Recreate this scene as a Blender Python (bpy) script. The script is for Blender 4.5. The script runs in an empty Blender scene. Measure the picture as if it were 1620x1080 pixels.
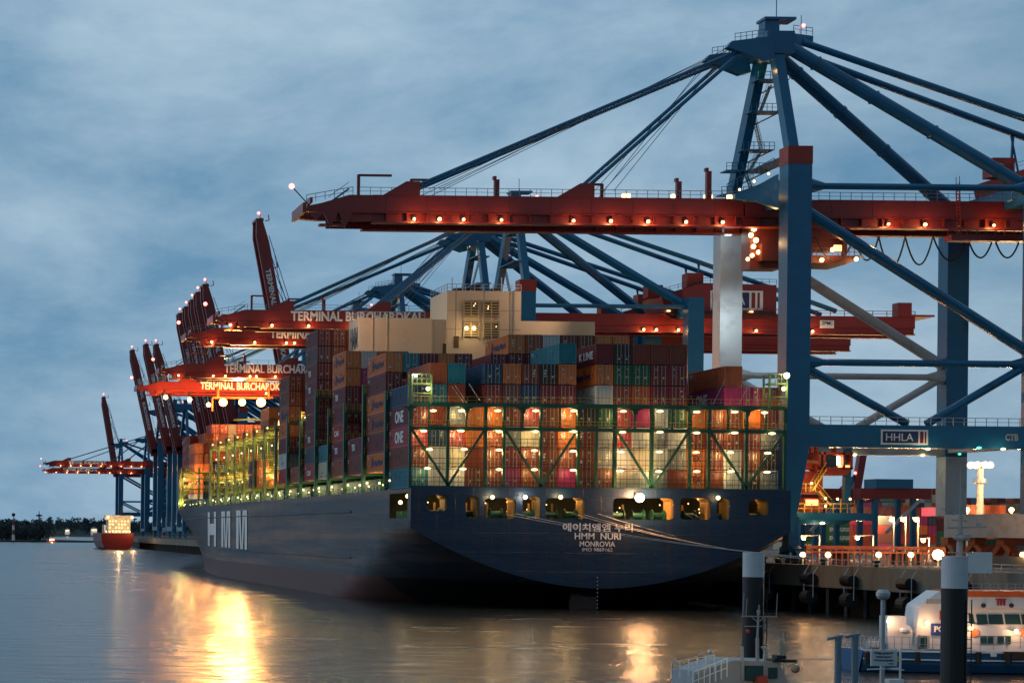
import bpy, math, random
from mathutils import Vector, Matrix
random.seed(7)
C = bpy.context.scene.collection
R = math.radians
# ---------------------------------------------------------------- camera
F, PX, PY, CAMZ, ROLL = 2885.0, -100.0, 837.3, 10.07, 0.011
cam_d = bpy.data.cameras.new('camera'); cam = bpy.data.objects.new('camera', cam_d); C.objects.link(cam)
cam.location = (0, 0, CAMZ); cam.rotation_euler = (R(90), -ROLL, 0)
cam_d.sensor_width = 36; cam_d.lens = F/1620*36
cam_d.shift_x = (810-PX)/1620; cam_d.shift_y = (PY-540)/1620
cam_d.clip_start = 1; cam_d.clip_end = 20000
S = bpy.context.scene; S.camera = cam
# ---------------------------------------------------------------- sky, sun, exposure
w = bpy.data.worlds.new('World'); S.world = w; w.use_nodes = True
nt = w.node_tree; nt.nodes.clear()
out = nt.nodes.new('ShaderNodeOutputWorld'); bg = nt.nodes.new('ShaderNodeBackground')
sky = nt.nodes.new('ShaderNodeTexSky'); sky.sky_type = 'NISHITA'; sky.sun_disc = False
sky.sun_elevation = R(2.0); sky.sun_rotation = R(250); sky.dust_density = 1.5; sky.ozone_density = 3
bg.inputs[1].default_value = 0.1
tc = nt.nodes.new('ShaderNodeTexCoord'); mp = nt.nodes.new('ShaderNodeMapping'); mp.inputs['Scale'].default_value = (1.75, 1.75, 4.0)
n1 = nt.nodes.new('ShaderNodeTexNoise'); n1.inputs['Scale'].default_value = 3.1; n1.inputs['Detail'].default_value = 8; n1.inputs['Roughness'].default_value = .6; n1.inputs['Distortion'].default_value = .15
cr = nt.nodes.new('ShaderNodeValToRGB')
cr.color_ramp.elements[0].position = .33; cr.color_ramp.elements[0].color = (.9, 1.95, 3.05, 1)
cr.color_ramp.elements[1].position = .74; cr.color_ramp.elements[1].color = (3.1, 4.1, 4.9, 1)
mx = nt.nodes.new('ShaderNodeMix'); mx.data_type = 'RGBA'; mx.inputs[0].default_value = .94
L_ = nt.links.new
L_(tc.outputs['Generated'], mp.inputs['Vector']); L_(mp.outputs[0], n1.inputs['Vector']); L_(n1.outputs['Fac'], cr.inputs[0])
L_(sky.outputs[0], mx.inputs[6]); L_(cr.outputs[0], mx.inputs[7])
dp = nt.nodes.new('ShaderNodeVectorMath'); dp.operation = 'DOT_PRODUCT'; dp.inputs[1].default_value = (-.55, .8, .1)
mr = nt.nodes.new('ShaderNodeMapRange'); mr.inputs[1].default_value = -.5; mr.inputs[2].default_value = .6; mr.inputs[3].default_value = .5; mr.inputs[4].default_value = 1.0
vs = nt.nodes.new('ShaderNodeVectorMath'); vs.operation = 'SCALE'
L_(tc.outputs['Generated'], dp.inputs[0]); L_(dp.outputs['Value'], mr.inputs[0]); L_(mx.outputs[2], vs.inputs[0]); L_(mr.outputs[0], vs.inputs['Scale']); L_(vs.outputs[0], bg.inputs[0])
L_(bg.outputs[0], out.inputs[0])
sun_d = bpy.data.lights.new('sun', 'SUN'); sun_d.energy = .25; sun_d.angle = R(25); sun_d.color = (1, .93, .88)
sun = bpy.data.objects.new('sun', sun_d); C.objects.link(sun); sun.rotation_euler = Vector((.75,-.5,-.42)).to_track_quat('-Z', 'Y').to_euler()
S.view_settings.view_transform = 'Standard'; S.view_settings.look = 'None'; S.view_settings.exposure = 0.62; S.view_settings.gamma = 1
S.render.engine = 'CYCLES'
S.cycles.max_bounces = 5; S.cycles.diffuse_bounces = 2; S.cycles.glossy_bounces = 3; S.cycles.transmission_bounces = 2
S.cycles.sample_clamp_indirect = 12; S.cycles.sample_clamp_direct = 0; S.cycles.caustics_reflective = False; S.cycles.caustics_refractive = False
# ---------------------------------------------------------------- helpers
def P(x, y, Y):
    """photo pixel at depth Y -> point in the world"""
    dx, dy = x-PX, PY-y
    c = math.cos(ROLL); s = math.sin(ROLL)
    return Vector(((c*dx - s*dy)*Y/F, Y, CAMZ + (s*dx + c*dy)*Y/F))
def PZ(x, y, z=0):
    """photo pixel on the level z"""
    v = P(x, y, 1.0).z - CAMZ
    return P(x, y, (z-CAMZ)/v)
MATS = {}
def mat(name, col, rough=.6, metal=0, var=.12, scale=.6, bump=0, emit=None, estr=0, dirt=0, stretch=(1,1,1)):
    if name in MATS: return MATS[name]
    m = bpy.data.materials.new(name); m.use_nodes = True; t = m.node_tree; b = t.nodes['Principled BSDF']
    b.inputs['Base Color'].default_value = (*col, 1); b.inputs['Roughness'].default_value = rough; b.inputs['Metallic'].default_value = metal
    if emit:
        b.inputs['Emission Color'].default_value = (*emit, 1); b.inputs['Emission Strength'].default_value = estr
    elif var:
        co = t.nodes.new('ShaderNodeTexCoord'); mpp = t.nodes.new('ShaderNodeMapping'); mpp.inputs['Scale'].default_value = stretch
        n = t.nodes.new('ShaderNodeTexNoise'); n.inputs['Scale'].default_value = scale; n.inputs['Detail'].default_value = 7; n.inputs['Roughness'].default_value = .65
        r = t.nodes.new('ShaderNodeValToRGB'); e = r.color_ramp.elements
        e[0].position = .3; e[1].position = .72
        e[0].color = (*[max(0, c*(1-var*2)) for c in col], 1); e[1].color = (*[min(1, c*(1+var)) for c in col], 1)
        if dirt:
            q = e.new(.38); q.color = (*[c*(1-dirt)+d*dirt for c, d in zip(col, (.12, .05, .025))], 1)
            q = e.new(.44); q.color = (*col, 1)
        t.links.new(co.outputs['Object'], mpp.inputs[0]); t.links.new(mpp.outputs[0], n.inputs['Vector']); t.links.new(n.outputs['Fac'], r.inputs[0])
        t.links.new(r.outputs[0], b.inputs['Base Color'])
        if bump:
            bp = t.nodes.new('ShaderNodeBump'); bp.inputs['Strength'].default_value = bump; bp.inputs['Distance'].default_value = .1
            t.links.new(n.outputs['Fac'], bp.inputs['Height']); t.links.new(bp.outputs[0], b.inputs['Normal'])
    MATS[name] = m; return m
def emis(name, col, s): return mat(name, col, .5, emit=col, estr=s)
def tag(o, label=None, cat=None, group=None, kind=None):
    if label: o['label'] = label
    if cat: o['category'] = cat
    if group: o['group'] = group
    if kind: o['kind'] = kind
    return o
def empty(name, loc, label=None, cat=None, group=None, parent=None):
    o = bpy.data.objects.new(name, None); C.objects.link(o); o.empty_display_size = .5
    if parent: o.parent = parent; o.location = Vector(loc)-org(parent)
    else: o.location = loc
    return tag(o, label, cat, group)
def org(o):
    v = Vector((0, 0, 0))
    while o: v += o.location; o = o.parent
    return v
class MB:
    def __init__(s): s.v = []; s.f = []; s.m = []; s.k = 0; s.sm = False
    def mi(s, k): s.k = k; return s
    def face(s, pts):
        n = len(s.v); s.v += [tuple(p) for p in pts]; s.f.append(tuple(range(n, n+len(pts)))); s.m.append(s.k); return s
    def box(s, a, b):
        x0, x1 = sorted((a[0], b[0])); y0, y1 = sorted((a[1], b[1])); z0, z1 = sorted((a[2], b[2]))
        n = len(s.v); s.v += [(x0,y0,z0),(x1,y0,z0),(x1,y1,z0),(x0,y1,z0),(x0,y0,z1),(x1,y0,z1),(x1,y1,z1),(x0,y1,z1)]
        for q in ((0,3,2,1),(4,5,6,7),(0,1,5,4),(1,2,6,5),(2,3,7,6),(3,0,4,7)): s.f.append(tuple(n+i for i in q)); s.m.append(s.k)
        return s
    def prism(s, pts, d):
        """closed polygon extruded along vector d"""
        n = len(s.v); k = len(pts); d = Vector(d); s.v += [tuple(p) for p in pts]+[tuple(Vector(p)+d) for p in pts]
        s.f.append(tuple(n+i for i in range(k))[::-1]); s.f.append(tuple(n+k+i for i in range(k))); s.m += [s.k]*2
        for i in range(k): j = (i+1) % k; s.f.append((n+i, n+j, n+k+j, n+k+i)); s.m.append(s.k)
        return s
    def beam(s, p, q, a, b=None):
        """rectangular bar: a across, b up"""
        b = b or a; p = Vector(p); q = Vector(q); d = (q-p).normalized()
        up = Vector((0, 0, 1)) if abs(d.z) < .95 else Vector((0, 1, 0))
        s1 = d.cross(up).normalized()*a/2; s2 = s1.cross(d).normalized()*b/2
        n = len(s.v)
        for c in (p, q): s.v += [tuple(c+s1*i+s2*j) for i, j in ((-1,-1),(1,-1),(1,1),(-1,1))]
        for g in ((0,1,2,3),(7,6,5,4),(0,4,5,1),(1,5,6,2),(2,6,7,3),(3,7,4,0)): s.f.append(tuple(n+i for i in g)); s.m.append(s.k)
        return s
    def tube(s, p, q, r, n=6, r2=None, cap=True):
        r2 = r if r2 is None else r2; p = Vector(p); q = Vector(q); d = (q-p).normalized()
        up = Vector((0, 0, 1)) if abs(d.z) < .95 else Vector((0, 1, 0))
        u = d.cross(up).normalized(); v = u.cross(d); k = len(s.v)
        for c, rr in ((p, r), (q, r2)):
            for i in range(n):
                t = 2*math.pi*i/n; s.v.append(tuple(c+u*math.cos(t)*rr+v*math.sin(t)*rr))
        for i in range(n): j = (i+1) % n; s.f.append((k+i, k+j, k+n+j, k+n+i)); s.m.append(s.k)
        if cap: s.f.append(tuple(k+i for i in range(n))[::-1]); s.f.append(tuple(k+n+i for i in range(n))); s.m += [s.k]*2
        return s
    def path(s, pts, r, n=5):
        for a, b in zip(pts, pts[1:]): s.tube(a, b, r, n)
        return s
    def ball(s, c, r, n=8, sq=1):
        k = len(s.v); h = n//2
        for i in range(h+1):
            ph = math.pi*i/h
            for j in range(n):
                th = 2*math.pi*j/n; s.v.append((c[0]+r*math.sin(ph)*math.cos(th), c[1]+r*math.sin(ph)*math.sin(th), c[2]+r*sq*math.cos(ph)))
        for i in range(h):
            for j in range(n):
                a = k+i*n+j; b = k+i*n+(j+1) % n; s.f.append((a, b, b+n, a+n)[::-1]); s.m.append(s.k)
        return s
    def rail(s, p, q, h=1.1, step=2.0, r=.045, mid=True):
        p = Vector(p); q = Vector(q); n = max(1, int((q-p).length/step)); up = Vector((0, 0, h))
        for i in range(n+1): a = p.lerp(q, i/n); s.beam(a, a+up, r*1.6)
        s.beam(p+up, q+up, r*1.8)
        if mid: s.beam(p+up*.5, q+up*.5, r*1.3)
        return s
    def stair(s, p, q, wid=.9, side=(0, 1, 0)):
        p = Vector(p); q = Vector(q); sd = Vector(side)*wid/2
        for k in (-1, 1):
            s.beam(p+sd*k, q+sd*k, .08, .25); s.beam(p+sd*k+Vector((0,0,1)), q+sd*k+Vector((0,0,1)), .07)
        n = max(2, int((q-p).length/.45))
        for i in range(n):
            c = p.lerp(q, (i+.5)/n); s.beam(c-sd, c+sd, .28, .06)
        return s
    def build(s, name, ms, parent=None, smooth=False, label=None):
        if not isinstance(ms, (list, tuple)): ms = [ms]
        me = bpy.data.meshes.new(name); o_ = org(parent)
        me.from_pydata([(v[0]-o_.x, v[1]-o_.y, v[2]-o_.z) for v in s.v], [], s.f)
        for m in ms: me.materials.append(m)
        me.polygons.foreach_set('material_index', s.m)
        if smooth: me.polygons.foreach_set('use_smooth', [True]*len(me.polygons))
        me.update()
        o = bpy.data.objects.new(name, me); C.objects.link(o); o.parent = parent
        if label: o['label'] = label
        return o
TEXTS = {}
def text_mesh(st, bold=0.0):
    k = (st, bold)
    if k not in TEXTS:
        cu = bpy.data.curves.new('t', 'FONT'); cu.body = st; cu.offset = bold; cu.resolution_u = 3; cu.extrude = .02
        to = bpy.data.objects.new('t', cu); C.objects.link(to); bpy.context.view_layer.update()
        me = bpy.data.meshes.new_from_object(to); bpy.data.objects.remove(to); bpy.data.curves.remove(cu)
        xs = [v.co.x for v in me.vertices]; ys = [v.co.y for v in me.vertices]
        TEXTS[k] = ([tuple(v.co) for v in me.vertices], [tuple(p.vertices) for p in me.polygons], min(xs), max(xs), min(ys), max(ys))
        bpy.data.meshes.remove(me)
    return TEXTS[k]
def text(name, st, pos, xd, ud, h, wd, m, parent, bold=.02, th=.03):
    """lettering: pos = lower left corner of its box, xd/ud unit directions, h/wd size"""
    vs, fs, x0, x1, y0, y1 = text_mesh(st, bold)
    xd = Vector(xd).normalized(); ud = Vector(ud).normalized(); nd = xd.cross(ud); pos = Vector(pos); b = MB()
    b.v = [tuple(pos+xd*((v[0]-x0)/(x1-x0)*wd)+ud*((v[1]-y0)/(y1-y0)*h)+nd*(th*(v[2]/.02+1)*.5)) for v in vs]
    b.f = list(fs); b.m = [0]*len(fs)
    return b.build(name, m, parent)
def lamp(p, e, col, parent=None, r=.25, kind='POINT', aim=None, spot=110):
    d = bpy.data.lights.new('light', kind); d.energy = e; d.color = col; d.shadow_soft_size = r
    if kind == 'SPOT': d.spot_size = R(spot); d.spot_blend = .6
    o = bpy.data.objects.new('light', d); C.objects.link(o); o.parent = parent; o.location = Vector(p)-org(parent)
    if aim is not None: o.rotation_euler = (Vector(aim)-Vector(p)).to_track_quat('-Z', 'Y').to_euler()
    return o
X_, Y_, Z_ = Vector((1,0,0)), Vector((0,1,0)), Vector((0,0,1))
SOD = (1, .52, .16); WARM = (1, .72, .36); YEL = (1, .85, .35); WHT = (1, .93, .78)
# materials
blue = mat('crane_blue_paint', (.01, .12, .24), .27, 0, .18, .25, dirt=.15)
red = mat('crane_red_paint', (.22, .022, .018), .38, 0, .18, .25, dirt=.2)
bred = mat('bright_red_paint', (.33, .03, .014), .5, 0, .15, .3)
greypaint = mat('pale_grey_paint', (.38, .42, .44), .5, 0, .12, .3, dirt=.2)
dark = mat('dark_steel', (.03, .035, .04), .6, .3)
rope_m = mat('steel_rope', (.12, .13, .14), .6, .3, 0)
white = mat('white_paint', (.85, .85, .85), .5, 0, .06, .8)
cream = mat('cream_paint', (.62, .52, .36), .55, 0, .08, .15, dirt=.12)
green = mat('deck_green_paint', (.012, .085, .05), .5, 0, .2, .5)
steel = mat('galvanised_steel', (.42, .44, .46), .45, .6, .12)
black = mat('black_paint', (.008, .009, .011), .5, 0, .2)
e_sod = emis('sodium_lamp_glass', (1, .5, .15), 4); e_warm = emis('warm_lamp_glass', (1, .66, .27), 3.4); e_white = emis('white_lamp_glass', (1, .9, .66), 4)
e_red = emis('red_beacon_glass', (1, .16, .14), 4); e_soft = emis('dim_window_glow', (1, .55, .2), 1.3); e_teal = emis('green_lamp_glass', (.1, 1, .7), 1.6)
# ---------------------------------------------------------------- water, quay, shores
def water():
    m = bpy.data.materials.new('river_water'); m.use_nodes = True; t = m.node_tree; b = t.nodes['Principled BSDF']
    b.inputs['Base Color'].default_value = (.02, .022, .02, 1); b.inputs['Roughness'].default_value = .17; b.inputs['IOR'].default_value = 1.4
    b.inputs['Specular IOR Level'].default_value = .75
    co = t.nodes.new('ShaderNodeTexCoord'); hs = []
    for sc, d, st in (((.045, .16, 1), 3, 1.3), ((.2, .34, 1), 3, 2.6)):
        mpp = t.nodes.new('ShaderNodeMapping'); mpp.inputs['Scale'].default_value = sc; n = t.nodes.new('ShaderNodeTexNoise'); n.inputs['Scale'].default_value = 1
        n.inputs['Detail'].default_value = d; n.inputs['Distortion'].default_value = .4
        t.links.new(co.outputs['Object'], mpp.inputs[0]); t.links.new(mpp.outputs[0], n.inputs['Vector'])
        mm = t.nodes.new('ShaderNodeMath'); mm.operation = 'MULTIPLY'; mm.inputs[1].default_value = st; t.links.new(n.outputs['Fac'], mm.inputs[0]); hs.append(mm)
    ad = t.nodes.new('ShaderNodeMath'); t.links.new(hs[0].outputs[0], ad.inputs[0]); t.links.new(hs[1].outputs[0], ad.inputs[1])
    bp = t.nodes.new('ShaderNodeBump'); bp.inputs['Strength'].default_value = 1; bp.inputs['Distance'].default_value = .16
    t.links.new(ad.outputs[0], bp.inputs['Height']); t.links.new(bp.outputs[0], b.inputs['Normal'])
    rr = t.nodes.new('ShaderNodeMapRange'); rr.inputs[1].default_value = .8; rr.inputs[2].default_value = 1.0; rr.inputs[3].default_value = .24; rr.inputs[4].default_value = .36
    t.links.new(hs[0].outputs[0], rr.inputs[0]); t.links.new(rr.outputs[0], b.inputs['Roughness'])
    tag(MB().face([(-3000,-200,0),(4000,-200,0),(4000,9000,0),(-3000,9000,0)]).build('water', m), kind='structure')
water()
QX, QZ = 120.0, 6.4
conc = mat('quay_concrete', (.17, .15, .12), .85, 0, .35, .35, .3, dirt=.4, stretch=(1,1,.25))
asph = mat('quay_asphalt', (.06, .06, .062), .8, 0, .25, .1)
YQ = [(120,100),(120,700),(122,1100),(150,1500),(190,1700)]
b = MB().face([(x,y,QZ) for x, y in YQ]+[(1200,1700,QZ),(1200,100,QZ)]); tag(b.build('ground', asph), kind='structure')
b = MB()
for (x0,y0),(x1,y1) in zip(YQ, YQ[1:]):
    b.prism([(x0,y0,3.6),(x1,y1,3.6),(x1+1.5,y1,3.6),(x0+1.5,y0,3.6)], (0,0,QZ-3.6+.15))
q = b.build('quay_wall', conc); tag(q, 'long stained concrete quay wall on dark piles beside the big ship', 'quay wall')
b = MB()
for (x0,y0),(x1,y1) in zip(YQ, YQ[1:]):
    n = int((y1-y0)/5)
    for i in range(n):
        t = (i+.5)/n; x = x0+(x1-x0)*t+1.2; y = y0+(y1-y0)*t
        b.tube((x,y,-1),(x,y,3.7), .45, 6)
b.build('pile', black, q)
b = MB()
for (x0,y0),(x1,y1) in zip(YQ, YQ[1:]): b.prism([(x0+3.5,y0,-2),(x1+3.5,y1,-2),(x1+4.2,y1,-2),(x0+4.2,y0,-2)], (0,0,5.7))
b.build('back_wall', black, q)
def far_shore():
    m = mat('far_bank_soil', (.035, .04, .03), .9)
    b = MB(); b.prism([(-400,1615,-.5),(108,1615,-.5),(150,1660,-.5),(90,2100,-.5),(-500,2200,-.5)], (0,0,1.8)); tag(b.build('far_bank', m), kind='structure')
    b = MB(); xs = [-600+60*i for i in range(40)]
    hz = [18+9*math.sin(i*.7)+6*math.sin(i*1.9) for i in range(40)]
    for i in range(39):
        b.face([(xs[i],3300,-1),(xs[i+1],3300,-1),(xs[i+1],3500,hz[i+1]),(xs[i],3500,hz[i])])
        b.face([(xs[i],3500,hz[i]),(xs[i+1],3500,hz[i+1]),(xs[i+1],4300,hz[i+1]*.8),(xs[i],4300,hz[i]*.8)])
    tag(b.build('hills', mat('far_hill_green', (.03, .045, .03), .9, 0, .3, .02), smooth=True), kind='structure')
    def wood(name, pts, m, label):
        b = MB()
        for (x, y, z, h, r) in pts:
            for k in range(30):
                t = random.random()**.7; a = random.random()*6.28; rr = r*(1.05-t*.75)*random.random()**.5
                c = Vector((x+math.cos(a)*rr, y+math.sin(a)*rr, z+h*(.12+.85*t))); s = h*random.uniform(.035, .085)
                n = len(b.v); b.v += [tuple(c+Vector((random.uniform(-1,1), random.uniform(-1,1), random.uniform(-1,1)))*s*1.6) for _ in range(4)]
                b.f += [(n,n+1,n+2),(n,n+2,n+3),(n,n+3,n+1),(n+1,n+3,n+2)]; b.m += [0]*4
            b.beam((x,y,z),(x,y,z+h*.6), h*.03)
        tag(b.build(name, m), label, kind='stuff')
    m1 = mat('hazy_dark_wood', (.028, .04, .042), .9, 0, .4, .05); m2 = mat('hazy_wood_green', (.04, .075, .085), .9, 0, .4, .03)  # bluish tint paints distance haze into both woodland colours
    wood('near_woodland', [(random.uniform(-40, 104), random.uniform(1625, 1900), 1, random.uniform(9, 14), random.uniform(4, 7)) for _ in range(700)], m1, 'dark wooded point across the river')
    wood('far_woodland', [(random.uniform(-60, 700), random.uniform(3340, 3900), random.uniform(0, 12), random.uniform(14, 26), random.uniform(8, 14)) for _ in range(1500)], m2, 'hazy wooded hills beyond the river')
far_shore()
def striped_mast():
    p = P(21, 849, 1600); root = empty('beacon_tower', (p.x, 1600, 0), 'slim red and white banded beacon tower on the far wooded bank', 'beacon')
    zs = [1.3, 6.5, 10.5, 14.5, 18.5]
    for i in range(4):
        MB().tube((p.x,1600,zs[i]),(p.x,1600,zs[i+1]-.01), 1.25-.1*i, 10, 1.15-.1*i).build('band', [white, bred][i % 2], root)
    MB().tube((p.x,1600,18.5),(p.x,1600,23.5), .35, 8).build('mast', steel, root); MB().box((p.x-1.4,1598.6,22.5),(p.x+1.4,1601.4,25.2)).build('top_mark', black, root)
    p = P(61.5, 849, 1700); root = empty('lookout_tower', (p.x, 1700, 0), 'slender dark lookout tower above the far treetops', 'tower')
    MB().tube((p.x,1700,1),(p.x,1700,26), .9, 8, .6).build('shaft', dark, root)
    MB().tube((p.x,1700,23.5),(p.x,1700,25), 2.8, 10, 2.8).build('platform', dark, root); MB().tube((p.x,1700,25),(p.x,1700,28.5), .3, 6).build('antenna', dark, root)
striped_mast()
def shore_house(px, Y, w_, h_, lab):
    p = P(px, 840, Y); z0 = 9; r = empty('shore_house', (p.x,Y,z0), lab, 'house', 'houses across the river')
    MB().box((p.x,Y,z0-6),(p.x+w_,Y+10,z0+h_)).build('wall', white, r); MB().prism([(p.x-1,Y-.6,z0+h_),(p.x+w_+1,Y-.6,z0+h_),(p.x+w_/2,Y-.6,z0+h_+4)], (0,11.5,0)).build('roof', dark, r)
    b = MB()
    for q in range(4): b.box((p.x+1+q*w_/4.4,Y-.1,z0+h_*.4),(p.x+2.6+q*w_/4.4,Y-.02,z0+h_*.7))
    b.build('window', e_soft, r); lamp((p.x+w_/2,Y-8,z0+h_), 1300, WHT, r, 1)
shore_house(144, 3320, 11, 6, 'lit white house on the wooded slope across the river')
shore_house(103, 3330, 8, 4, 'smaller pale house among the far trees left of the lit one')
def little_boat():
    p = PZ(82, 857.5); x, y = p.x, p.y; root = empty('red_launch', (x,y,0), 'tiny red and white launch lit up off the wooded point', 'boat')
    MB().prism([(x-4.5,y-1.5,0),(x+4,y-1.5,0),(x+5,y,0),(x+4,y+1.5,0),(x-4.5,y+1.5,0)], (0,0,1.6)).build('hull', bred, root)
    MB().box((x-2.6,y-1.2,1.6),(x+2.4,y+1.2,3.0)).build('cabin', white, root); MB().box((x-2.6,y-1.25,3.0),(x+2.4,y+1.25,3.9)).build('roof', bred, root)
    MB().box((x-2,y-1.3,2.1),(x+2,y-1.22,2.7)).build('window', e_warm, root); lamp((x,y-4,3), 700, WARM, root)
little_boat()
def feeder():
    A = lambda px, py, Y=1030: P(px, py, Y)
    root = empty('feeder_ship', (A(187,864).x, 1035, 0), 'small red hulled feeder ship with lit white deckhouse moored far ahead', 'ship')
    xl, xr = A(160,850).x, A(212,850).x; zt = A(187,846).z; xc = (xl+xr)/2; hw = (xr-xl)/2
    b = MB(); prof = [(-1,zt+1),(-.96,zt*.55),(-.8,.8),(-.45,-1),(.45,-1),(.8,.8),(.96,zt*.55),(1,zt+1)]
    b.prism([(xc+u*hw, 1030, z) for u, z in prof], (3, 90, 0)); b.build('hull', mat('feeder_red', (.14, .012, .012), .4), root)
    b = MB(); s1, s2 = A(172,843), A(208,822)
    b.box((s1.x,1036,zt+1),(s2.x,1046,s2.z)); b.box((s1.x-1.5,1037,s2.z+.01),(s2.x+1.2,1044,s2.z+2.6)); b.build('deckhouse', mat('lit_white_paint', (.7, .66, .55), .5), root)
    b = MB()
    for r_ in range(4):
        for c_ in range(7): 
            if (r_*3+c_*5) % 4: b.box((s1.x+1+c_*1.7,1035.9,zt+2+r_*1.9),(s1.x+1.5+c_*1.7,1035.97,zt+2.5+r_*1.9))
    b.build('window', e_warm, root)
    MB().beam((A(193,818).x,1040,s2.z),(A(196,808).x,1040,s2.z+8), .8).build('mast', dark, root)
    MB().tube((xl+2,1034,zt),(xl+2,1034,zt+6), 1.1, 8).build('davit', steel, root)
    for i in range(8): MB().ball((xl+3+i*1.9,1031.5,zt+2.0), .38, 6).build('deck_lamp', e_warm, root)
    for x_, z_ in ((s1.x,s2.z+1.5),(s2.x+1,s2.z+1.5)): MB().ball((x_,1035.4,z_), .7, 6).build('flood_lamp', e_warm, root)
    lamp((xc,1022,zt+9), 4200, (1,.62,.25), root, 1); lamp((xr-1,1024,zt+3), 1800, SOD, root, 1)
feeder()
# ---------------------------------------------------------------- the big container ship
Y0 = 250.0; XC = 91.0; DZ = 16.5; LS = 400.0
def hull_mat(name, col, rough, ax):
    m = bpy.data.materials.new(name); m.use_nodes = True; t = m.node_tree; b = t.nodes['Principled BSDF']; N = t.nodes.new; K = t.links.new
    co = N('ShaderNodeTexCoord'); sp = N('ShaderNodeSeparateXYZ'); cb = N('ShaderNodeCombineXYZ'); K(co.outputs['Object'], sp.inputs[0])
    K(sp.outputs['X' if ax == 'x' else 'Y'], cb.inputs[0]); K(sp.outputs['Z'], cb.inputs[1])
    br = N('ShaderNodeTexBrick'); br.inputs['Scale'].default_value = 1; br.inputs['Brick Width'].default_value = 9 if ax == 'y' else 5; br.inputs['Row Height'].default_value = 2.6
    br.inputs['Mortar Size'].default_value = .045; br.inputs['Mortar Smooth'].default_value = .6
    br.inputs['Color1'].default_value = (*col, 1); br.inputs['Color2'].default_value = (*[c*1.28 for c in col], 1); br.inputs['Mortar'].default_value = (*[c*.55 for c in col], 1); K(cb.outputs[0], br.inputs[0])
    def noise(sc, det, lo, hi):
        mp_ = N('ShaderNodeMapping'); mp_.inputs['Scale'].default_value = sc; n = N('ShaderNodeTexNoise'); n.inputs['Scale'].default_value = 1; n.inputs['Detail'].default_value = det; n.inputs['Roughness'].default_value = .6
        K(co.outputs['Object'], mp_.inputs[0]); K(mp_.outputs[0], n.inputs['Vector']); r = N('ShaderNodeMapRange'); r.inputs[1].default_value = lo; r.inputs[2].default_value = hi; K(n.outputs['Fac'], r.inputs[0]); return r.outputs[0], n
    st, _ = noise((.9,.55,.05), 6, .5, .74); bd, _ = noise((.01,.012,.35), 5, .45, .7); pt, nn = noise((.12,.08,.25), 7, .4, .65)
    def mix(a, c, f, k):
        mu = N('ShaderNodeMath'); mu.operation = 'MULTIPLY'; mu.inputs[1].default_value = k; K(f, mu.inputs[0]); q = N('ShaderNodeMix'); q.data_type = 'RGBA'; K(mu.outputs[0], q.inputs[0]); K(a, q.inputs[6]); q.inputs[7].default_value = (*c, 1); return q.outputs[2]
    c = mix(br.outputs['Color'], (.3,.17,.11) if ax == 'y' else (.03,.05,.08), bd, .85); c = mix(c, (.13,.1,.085) if ax == 'y' else (.02,.03,.045), pt, .35); c = mix(c, (.1,.045,.025), st, .45 if ax == 'y' else .3)  # port side: warm brown band paints in the orange glow off the water
    K(c, b.inputs['Base Color']); rr = N('ShaderNodeMapRange'); rr.inputs[3].default_value = rough-.08; rr.inputs[4].default_value = rough+.15; K(nn.outputs['Fac'], rr.inputs[0]); K(rr.outputs[0], b.inputs['Roughness'])
    bp = N('ShaderNodeBump'); bp.inputs['Strength'].default_value = .5; bp.inputs['Distance'].default_value = .06; K(br.outputs['Fac'], bp.inputs['Height']); bp2 = N('ShaderNodeBump'); bp2.inputs['Strength'].default_value = .35; bp2.inputs['Distance'].default_value = .5; K(nn.outputs['Fac'], bp2.inputs['Height']); K(bp.outputs[0], bp2.inputs['Normal']); K(bp2.outputs[0], b.inputs['Normal'])
    return m
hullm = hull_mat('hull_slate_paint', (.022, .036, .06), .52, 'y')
transom_m = hull_mat('hull_navy_paint', (.005, .028, .07), .38, 'x')
redb = mat('boot_top_red', (.085, .026, .022), .55, 0, .4, .12, dirt=.3, stretch=(1, .3, 1.5))
ship = empty('container_ship', (XC, Y0, 0), 'huge dark blue container ship with white HMM letters moored stern towards the viewer', 'ship')
def cl(t): return max(0.0, min(1.0, t))
def half(s, z):
    q = cl(z/DZ)**1.7
    st = 168*(1-q)+190*q; ln = 194*(1-q)+(LS-190)*q; p = 1.28*(1-q)+1.9*q
    hb = 26*(1-cl((s-st)/ln)**p)
    if s < 75:
        u = cl(s/52)**.85; zb = 3.0-14*u; zt = 11-14*u; e = .52*(1-u)+.1*u
        hb *= cl((z-zb)/(zt-zb))**e if z < zt else 1
    return hb
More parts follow.
